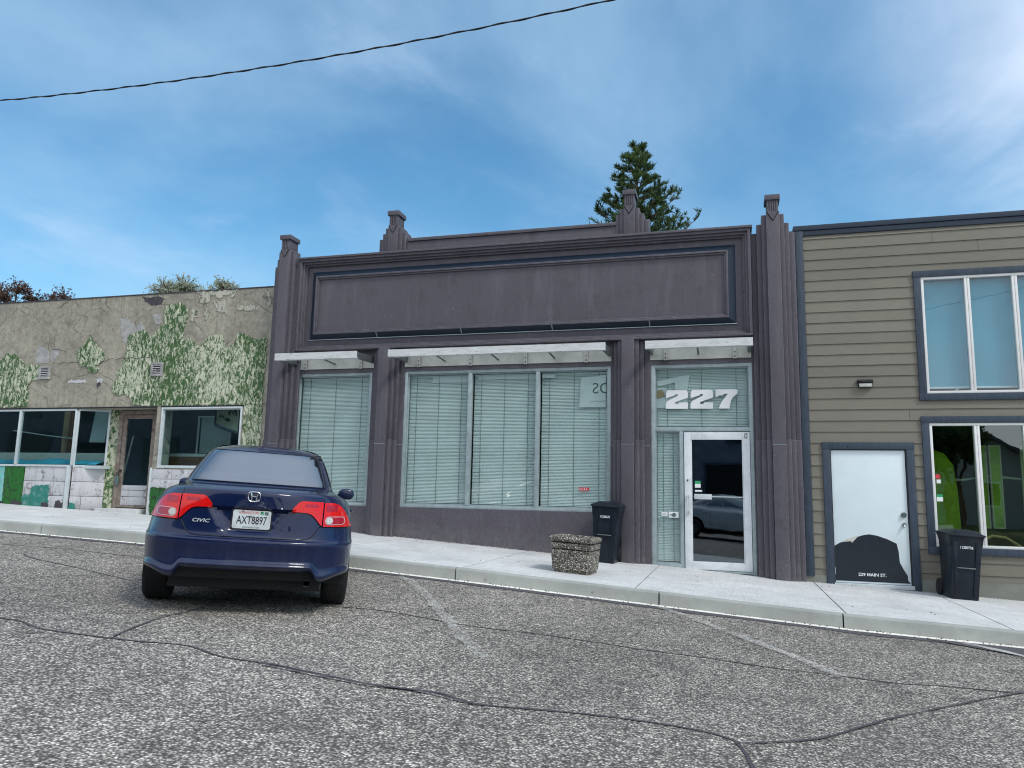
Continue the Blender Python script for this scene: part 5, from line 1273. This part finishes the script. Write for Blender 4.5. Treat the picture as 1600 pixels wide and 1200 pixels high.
    for s_ in (-1, 1): q.tube([(xe, s_ * .026, .990 + .030), (xe, s_ * .019, .990), (xe, s_ * .022, .990 - .032)], .0062, 6)
    q.tube([(xe, -.020, .990), (xe, .020, .990)], .0062, 6); q.obj('emblem', M['chrome'], root, smooth=True)
    text_part('model_name', 'CIVIC', (rear_at(.40, .768, .0).x - .004, .40, .770), .040, M['alu_l'], root, (math.pi / 2, 0, -math.pi / 2 - .12), .002, sx=1.4, shear=.2, bold=.0006)
    # licence lamp bar, boot key, tailpipe, lower valance and aerial stub
    MB().tube([(x0 - .01 + .02, -.10, .889), (x0 - .01 + .02, .10, .889)], .006, 6).obj('lamp_bar', M['blackgloss'], root)
    MB().tube([rear_at(-.235, .905, -.002), rear_at(-.235, .905, .003)], .007, 10).obj('boot_lock', M['chrome'], root)
    MB().tube([(.10, -.50, .29), (.45, -.50, .29)], .028, 14, cap=False).obj('tailpipe', M['steel'], root)
    v = MB(); n = 24; v.grid([[(car_point(.0, u, 1).x + .01, y * 1, z) for y, u in ((yy, 0) for yy in lin_(-.60, .60, n))] for z in (.30, .40)]); v.obj('rear_valance', M['black'], root)
    MB().box(.34, .50, -.35, .45, .22, .34).obj('silencer', M['steel'], root, bevel=.02)
    MB().hexa([(1.24, -.50, 1.352), (1.24, -.545, 1.340), (1.34, -.53, 1.375), (1.34, -.49, 1.385), (1.235, -.50, 1.368), (1.235, -.545, 1.358), (1.34, -.53, 1.392), (1.34, -.49, 1.402)]).obj('aerial_base', M['blackgloss'], root, bevel=.003)
    # weather seals round the rear screen
    for sd in (1, -1):
        MB().tube([rowpt(16.15 + 3.2 * k / 12, .60, sd, .004) for k in range(13)], .006, 5).obj('screen_seal', M['blackgloss'], rs_)
    pts = [rowpt(19.35, .60 - .60 * k / 12, 1, .004) for k in range(13)] + [rowpt(19.35, .60 * k / 12, -1, .004) for k in range(1, 13)]; MB().tube(pts, .007, 5).obj('screen_seal', M['blackgloss'], rs_)
    pts = [rowpt(16.15, .60 - .60 * k / 12, 1, .004) for k in range(13)] + [rowpt(16.15, .60 * k / 12, -1, .004) for k in range(1, 13)]; MB().tube(pts, .006, 5).obj('screen_seal', M['blackgloss'], rs_)
    return root
def pose_car(root, X, Y, heading, roll=0, pitch=0, z=None):
    f = Vector((-math.sin(heading), math.cos(heading), pitch)).normalized(); l = Vector((-math.cos(heading), -math.sin(heading), roll)); l = (l - f * l.dot(f)).normalized(); u = f.cross(l)
    Mx = Matrix((f, l, u)).transposed().to_4x4(); o = Vector((X, Y, z if z is not None else zr(X, Y)))
    o = o - f * .90; Mx.translation = o; root.matrix_world = Mx
navy = make_car('parked_car', 'dark navy saloon car parked nose in to the kerb, seen from behind', M['navy_car'])
pose_car(navy, CARX, CARY, CARH, .049, .031, CARZ)
silver = make_car('parked_car', 'silver car across the street, seen only as a reflection in the glass door', M['silver_car'], detail=False)
pose_car(silver, -1.15, -13.62, -math.pi / 2, 0, -.055)
redc = make_car('parked_car', 'red car across the street, mirrored in the single window of the flaking shop', M['red_car'], detail=False)
pose_car(redc, -19.6, -13.8, -math.pi / 2, 0, -.02)

# ------------------------------------------------------------------ pavement furniture
def planter():
    r = empty('concrete_planter', (-1.96, -2.36, zs(-1.96)), 'square exposed aggregate concrete planter standing on the pavement by the kerb', 'planter')
    B = Vector((-1.96, -2.33, zs(-1.96) - .004)); th = math.radians(-3)
    def ring(h, z, cr_=.05, n=4):
        P = []
        for cx_, cy_, a0 in ((1, 1, 0), (-1, 1, 90), (-1, -1, 180), (1, -1, 270)):
            for k in range(n + 1):
                t = math.radians(a0 + k * 90 / n); x = cx_ * (h - cr_) + cr_ * math.cos(t); y = cy_ * (h - cr_) + cr_ * math.sin(t)
                P.append((B.x + x * math.cos(th) - y * math.sin(th), B.y + x * math.sin(th) + y * math.cos(th), B.z + z + (-.055 * x)))
        return P + [P[0]]
    levels = [(.215, .0), (.240, .0), (.240, .035), (.258, .045), (.276, .29), (.250, .298), (.250, .310), (.280, .316), (.283, .378), (.254, .384), (.254, .396), (.290, .405), (.296, .425), (.296, .445), (.287, .462), (.225, .465), (.217, .455), (.21, .36)]
    mb = MB(); mb.grid([ring(h, z) for h, z in levels]); mb.obj('planter_body', M['aggregate'], r, smooth=True, angle=30)
    s_ = MB(); s_.poly(ring(.215, .38)[:-1]); s_.obj('soil', M['soil'], r)
planter()
def wheelie(X, Y, yaw, label, number, scale=1.0, lean=0):
    r = empty('wheelie_bin', (0, 0, 0), label, 'bin', 'black wheeled refuse bins on the pavement')
    # local: front faces -y, base at z=0
    H = .90; wb_, wt = .172, .205; db, dt = .215, .265
    P0 = [(-wb_, -db, 0), (wb_, -db, 0), (wb_, db * .9, 0), (-wb_, db * .9, 0)]; P1 = [(-wt, -dt, H), (wt, -dt, H), (wt, dt, H), (-wt, dt, H)]
    MB().hexa(P0 + P1).obj('bin_body', M['bin'], r, bevel=.022)
    # recessed front: raised side fins and a lower lip
    def fr(x, z, o=0): t = z / H; return (x, -(db + (dt - db) * t) - o, z)
    for s_ in (-1, 1):
        q = MB(); a, b = .075, .12
        q.hexa([fr(s_ * (a + .02), .05, -.01), fr(s_ * (b + .01), .05, -.01), fr(s_ * (b + .01), .05, .012), fr(s_ * (a + .02), .05, .012), fr(s_ * (a + .045), .80, -.01), fr(s_ * (b + .06), .80, -.01), fr(s_ * (b + .06), .80, .012), fr(s_ * (a + .045), .80, .012)]); q.obj('bin_rib', M['bin'], r, bevel=.004)
    q = MB(); q.hexa([fr(-.115, .43, -.005), fr(.115, .43, -.005), fr(.115, .43, .022), fr(-.115, .43, .022), fr(-.118, .445, -.005), fr(.118, .445, -.005), fr(.118, .445, .018), fr(-.118, .445, .018)]); q.obj('grab_bar', M['steel'], r, bevel=.003)
    MB().box(-wt - .018, wt + .018, -dt - .02, dt + .02, H - .035, H).obj('bin_rim', M['bin'], r, bevel=.008)
    for s_ in (-1, 1): MB().hexa([(s_ * (wt - .03), -dt * .9, H - .17), (s_ * (wt + .006), -dt * .9, H - .17), (s_ * (wt + .006), dt * .6, H - .17), (s_ * (wt - .03), dt * .6, H - .17), (s_ * (wt - .03), -dt, H - .03), (s_ * (wt + .016), -dt, H - .03), (s_ * (wt + .016), dt, H - .03), (s_ * (wt - .03), dt, H - .03)]).obj('bin_shoulder', M['bin'], r, bevel=.006)
    # domed lid
    n = 12; P = []
    for j in range(n + 1):
        v = j / n; row = []
        for i in range(n + 1):
            u_ = i / n; x = (u_ - .5) * 2 * (wt + .026); y = -dt - .035 + v * (2 * dt + .06); hgt = .052 * (1 - (2 * u_ - 1) ** 4) * (1 - (2 * v - 1) ** 6) ; row.append((x, y, H + .006 + hgt + .012 * v))
        P.append(row)
    l = MB(); l.grid(P); l.grid([[p for p in P[0]], [(p[0], p[1] - .004, p[2] - .022) for p in P[0]], [(p[0], p[1] + .03, p[2] - .024) for p in P[0]]]); l.grid([[row[0] for row in P], [(row[0][0] - .003, row[0][1], row[0][2] - .02) for row in P]]); l.grid([[row[-1] for row in P], [(row[-1][0] + .003, row[-1][1], row[-1][2] - .02) for row in P]])
    ld = l.obj('lid', M['bin'], r, smooth=True, angle=40)
    MB().tube([(-wt + .02, dt + .075, H - .01), (wt - .02, dt + .075, H - .01)], .013, 8).obj('handle', M['bin'], r, smooth=True)
    for s_ in (-1, 0, 1): MB().tube([(s_ * (wt - .03), dt, H - .03), (s_ * (wt - .03), dt + .075, H - .01)], .014, 6).obj('handle_bracket', M['bin'], r)
    MB().tube([(-.20, db + .06, .12), (.20, db + .06, .12)], .011, 8).obj('axle', M['steel'], r)
    for s_ in (-1, 1):
        wl_ = MB().tube([(s_ * .15, db + .06, .12), (s_ * .195, db + .06, .12)], .12, 28).obj('wheel', M['tyre'], r, bevel=.012)
        MB().tube([(s_ * .19, db + .06, .12), (s_ * .200, db + .06, .12)], .065, 16).obj('hub', M['blackgloss'], wl_)
    y_, z_ = fr(0, .72, .004)[1:]
    text_part('bin_number', number, (0, y_, z_), .052, M['white'], r, (math.pi / 2 + .10, 0, 0), .0006, sx=.82, bold=.001)
    z = zs(X) - .003
    r.matrix_world = Matrix.Translation((X, Y, z)) @ Matrix.Rotation(.055, 4, 'Y') @ Matrix.Rotation(yaw, 4, 'Z') @ Matrix.Diagonal((scale, scale, scale, 1))
    return r
wheelie(-1.85, -.46, math.radians(-3), 'black wheeled bin against the purple wall behind the concrete planter', '11200671', .965)
wheelie(3.03, -.44, math.radians(4), 'black wheeled bin under the lower office window beside the white 229 door', '11200736', .965)

# ------------------------------------------------------------------ overhead cable
def cable():
    pts = []
    A, B = Vector((-30, -7, 4.9)), Vector((22, -7, 6.1))
    for i in range(90):
        x = A.x + (B.x - A.x) * i / 89; z = 3.735 + .0107 * (x + 4.2) ** 2 
        pts.append((x, -7 + 0, z))
    c = MB().tube(pts, .0058, 6)
    # second strand twisted round the first
    tw = [(p[0], p[1] + .008 * math.cos(p[0] * 40), p[2] + .008 * math.sin(p[0] * 40)) for p in [tuple(pts[0][k] + (pts[-1][k] - pts[0][k]) * 0 for k in range(3))]]
    P2 = []; n = 2600
    for i in range(n):
        x = -12 + 18 * i / n; z = 3.735 + .0107 * (x + 4.2) ** 2; P2.append((x, -7 + .0062 * math.cos(x * 17), z + .0062 * math.sin(x * 17)))
    o = c.obj('overhead_cable', M['black'], smooth=True); tag(o, 'twisted black overhead cable crossing the sky at the top left', 'cable')
    MB().tube(P2, .0045, 4).obj('cable_strand', M['black'], o, smooth=True)
cable()

# ------------------------------------------------------------------ trees
def tuft(mb, c, d, size, n, rnd, w=.10):
    for _ in range(n):
        v = (d + Vector((rnd.gauss(0, .75), rnd.gauss(0, .75), rnd.gauss(0, .6)))).normalized(); L_ = size * rnd.uniform(.6, 1.15)
        s_ = v.cross(Vector((rnd.uniform(-1, 1), rnd.uniform(-1, 1), rnd.uniform(-1, 1)))).normalized() * L_ * w
        p = c + v * L_; mb.v += [tuple(c - s_), tuple(c + s_), tuple(p + s_ * .5), tuple(p - s_ * .5)]; b = len(mb.v) - 4; mb.f.append((b, b + 1, b + 2, b + 3))
def pine():
    rnd = random.Random(5); X, Y = -2.42, 9.0; z0 = zs(-2.4) - .1; top = 10.42
    t = empty('pine_tree', (X, Y, z0), 'dark green bushy pine rising behind the right roof post of the purple shop', 'tree')
    tk = MB(); tk.tube([(X, Y, z0), (X + .05, Y, 4), (X - .02, Y, 7), (X, Y, top - .25)], .20, 10, .02); limbs = MB(); cr = MB()
    z = 3.6; k = 0
    while z < top - .1:
        f = (top - z) / (top - 6.2); f = min(f, 1.35); R_ = 1.55 * f ** .66 * rnd.uniform(.72, 1.08); a = k * 2.4 + rnd.uniform(-.4, .4); k += 1
        if z > top - .8: R_ = .30 * (top - z) / .8 + .12
        dz = R_ * rnd.uniform(.25, .55); p0 = Vector((X, Y, z)); tip = p0 + Vector((math.cos(a) * R_, math.sin(a) * R_, dz))
        mid = p0.lerp(tip, .5) - Vector((0, 0, R_ * .10)); limbs.tube([p0, mid, tip], .028, 5, .008)
        nb_ = max(4, int(R_ * 11))
        for i in range(nb_):
            t_ = .22 + .78 * (i + 1) / nb_; base = (p0.lerp(mid, t_ * 2) if t_ < .5 else mid.lerp(tip, t_ * 2 - 1))
            sd = rnd.choice((-1, 1)); d = (tip - p0).normalized(); side = d.cross(Vector((0, 0, 1))).normalized() * sd
            L_ = R_ * rnd.uniform(.12, .34) * (1.25 - t_ * .5); e = base + side * L_ + d * L_ * .7 + Vector((0, 0, L_ * rnd.uniform(.2, .7)))
            limbs.tube([base, e], .010, 3, .005)
            for s2 in (.35, .6, .8, 1.0): tuft(cr, base.lerp(e, s2), (e - base).normalized() + Vector((0, 0, .5)), .14, 9, rnd, .09)
        tuft(cr, tip, (tip - mid).normalized() + Vector((0, 0, .6)), .16, 16, rnd, .085)
        z += .058 if z > 6 else .16
    # the few long limbs that break the outline
    for a, z, R_, dz in ((0.25, 7.0, 1.75, 1.15), (.1, 6.3, 1.95, 1.0), (2.9, 6.9, 1.65, .85), (3.2, 6.6, 1.85, .25), (.45, 8.0, 1.35, 1.05), (2.7, 8.2, 1.15, .75)):
        p0 = Vector((X, Y, z)); tip = p0 + Vector((math.cos(a) * R_, math.sin(a) * R_, dz)); mid = p0.lerp(tip, .55) - Vector((0, 0, .15)); limbs.tube([p0, mid, tip], .03, 5, .01)
        for i in range(14):
            t_ = .4 + .6 * (i + 1) / 14; base = mid.lerp(tip, t_); e = base + Vector((rnd.uniform(-.18, .18), rnd.uniform(-.18, .18), rnd.uniform(.0, .22)))
            limbs.tube([base, e], .008, 3, .004); tuft(cr, e, Vector((0, 0, 1)), .13, 16, rnd, .085)
    tk.obj('trunk', M['bark'], t, smooth=True); limbs.obj('branch', M['bark'], t, kind='stuff'); cr.obj('crown', M['needles'], t, kind='stuff', recalc=False)
    limbs2 = MB().tube([(-3.78, 8.7, 6.2), (-3.78, 8.7, 8.05)], .010, 5); tag(limbs2.obj('aerial_mast', M['steel']), 'thin grey mast standing left of the pine behind the parapet', 'mast')
pine()
def bare_tree(X, Y, top, R_, label, mat, seed, leaf=.05, dens=1.0, depth=2.2, name='bare_tree', leafw=.32, lobes=5):
    rnd = random.Random(seed); z0 = zs(max(-90, min(90, X))) - .3; t = empty(name, (X, Y, z0), label, 'tree'); tw, lf_ = MB(), MB()
    fork = top - depth; tw.tube([(X, Y, z0), (X + .04, Y, (z0 + fork) / 2), (X, Y, fork)], R_ * .07 + .03, 8, R_ * .05 + .02)
    L = []
    for k in range(lobes):                                  # uneven crown: several lobes at different heights
        a = 2 * math.pi * k / lobes + rnd.uniform(-.5, .5); q = rnd.uniform(.25, .62) * R_ if k else 0
        L.append((Vector((X + math.cos(a) * q, Y + math.sin(a) * q, top - depth * (.30 if k == 0 else rnd.uniform(.38, .6)))), R_ * rnd.uniform(.38, .55), depth * rnd.uniform(.24, .30)))
    for c, rr, rz in L:
        st = Vector((X, Y, fork)); tw.tube([st, st.lerp(c, .5) + Vector((rnd.uniform(-.1, .1) * R_, 0, .1)), c], .035 * R_ + .012, 5, .014)
        for _ in range(int(26 * dens + 10)):
            d = Vector((rnd.gauss(0, 1), rnd.gauss(0, 1), rnd.gauss(.35, .8))).normalized(); ln = rnd.uniform(.55, 1.0)
            e = c + Vector((d.x * rr, d.y * rr, d.z * rz)) * ln; m_ = c.lerp(e, .5) + Vector((rnd.uniform(-1, 1), rnd.uniform(-1, 1), rnd.uniform(-1, 1))) * rr * .10
            tw.tube([c, m_, e], .010 + .008 * R_, 3, .004, cap=False)
            for i in range(int(9 * dens + 3)):
                q = (c.lerp(m_, rnd.random()) if rnd.random() < .3 else m_.lerp(e, rnd.uniform(0, 1.1))) + Vector((rnd.gauss(0, .07), rnd.gauss(0, .07), rnd.gauss(0, .07))) * (rr + .3)
                if rnd.random() < .5: tw.tube([m_.lerp(e, rnd.random()), q], .004, 3, .002, cap=False)
                tuft(lf_, q, Vector((0, 0, .4)), leaf, 4, rnd, leafw)
    tw.obj('trunk', M['bark'], t, recalc=False, smooth=True, kind='stuff'); lf_.obj('crown', mat, t, recalc=False, kind='stuff')
bare_tree(-22.0, 6.0, 6.75, 1.15, 'nearly bare reddish tree showing over the far left of the flaking wall', M['redleaf'], 3, .05, .75, 1.9)
bare_tree(-20.1, 6.0, 6.45, .75, 'smaller bare reddish tree just right of the larger reddish one', M['redleaf'], 8, .045, .4, 1.8)
bare_tree(-16.0, 6.5, 6.62, 1.25, 'pale new-leaved tree behind the wall over the left wall vent', M['paleleaf'], 12, .038, 1.9, 1.9, 'leafy_tree')
bare_tree(-14.5, 6.5, 6.40, 1.05, 'pale new-leaved tree nearest the purple shop', M['paleleaf'], 17, .038, 1.9, 1.7, 'leafy_tree')

# ------------------------------------------------------------------ other side of the street (seen in the glass)
def house(X, Y, w, d, h, rh, label):
    z0 = zg(X, Y) - .3; r = empty('gabled_house', (X, Y, z0), label, 'house'); z1 = z0 + h
    MB().box(X - w / 2, X + w / 2, Y - d, Y, z0, z1).obj('wall', M['cladding'], r)
    MB().prism_xz([(X - w / 2, z1), (X + w / 2, z1), (X, z1 + rh)], Y - d, Y).obj('gable', M['cladding'], r)
    for s_ in (-1, 1): MB().hexa([(X, Y - d - .4, z1 + rh), (X + s_ * (w / 2 + .5), Y - d - .4, z1 - .3), (X + s_ * (w / 2 + .5), Y + .4, z1 - .3), (X, Y + .4, z1 + rh), (X, Y - d - .4, z1 + rh + .18), (X + s_ * (w / 2 + .5), Y - d - .4, z1 - .12), (X + s_ * (w / 2 + .5), Y + .4, z1 - .12), (X, Y + .4, z1 + rh + .18)]).obj('roof', M['roof_tile'], r)
    for x in (-w * .28, w * .2):
        f = MB().box(X + x - .6, X + x + .6, Y, Y + .06, z0 + 1.2, z0 + 2.5).obj('window', M['vinyl'], r); MB().box(X + x - .5, X + x + .5, Y + .06, Y + .07, z0 + 1.3, z0 + 2.4).obj('pane', M['blackgloss'], f)
    MB().box(X - .2, X + .7, Y, Y + .05, z0 + .2, z0 + 2.3).obj('door', M['brown'], r)
house(10.5, -30, 9, 8, 3.2, 2.3, 'pale gabled house across the street, mirrored in the lower office window')
def brick_block(X0, X1, Y, h, label):
    cx = (X0 + X1) / 2; z0 = zs(cx) - 1.5; r = empty('brick_block', (cx, Y, z0), label, 'building'); z1 = zs(cx) + h
    MB().box(X0, X1, Y - 12, Y, z0, z1).obj('wall', M['darkbrick'], r); MB().box(X0 - .1, X1 + .1, Y - .3, Y + .18, z1 - .35, z1 + .1).obj('cornice', M['cladding'], r)
    MB().box(X0, X1, Y, Y + .10, z1 - 1.25, z1 - 1.1).obj('string_course', M['cladding'], r)
    n = int((X1 - X0) / 4.2)
    for i in range(n):
        x = X0 + (i + .5) * (X1 - X0) / n; zb = zs(x)
        f = MB().box(x - 1.5, x + 1.5, Y, Y + .06, zb + .6, zb + 2.7).obj('window', M['trim'], r); MB().box(x - 1.4, x + 1.4, Y + .06, Y + .07, zb + .7, zb + 2.6).obj('pane', M['blackgloss'], f)
        f = MB().box(x - .6, x + .6, Y, Y + .05, zb + 3.5, zb + 4.7).obj('window', M['trim'], r); MB().box(x - .5, x + .5, Y + .05, Y + .06, zb + 3.6, zb + 4.6).obj('pane', M['blackgloss'], f)
brick_block(-44, 2.6, -21, 6.3, 'long dark brick building across the street, mirrored in the shop windows')
for i, (x, y, hh, rr) in enumerate(((9.2, -23.5, 6.2, 2.1), (16, -27, 7.5, 2.2))):
    bare_tree(x, y, zg(x, y) + hh, rr, ['spreading green tree across the street opposite the office windows', 'tall green tree across the street, farthest right'][i], M['leaf'], 30 + i, .16, 2.0, 4.2, 'street_tree')
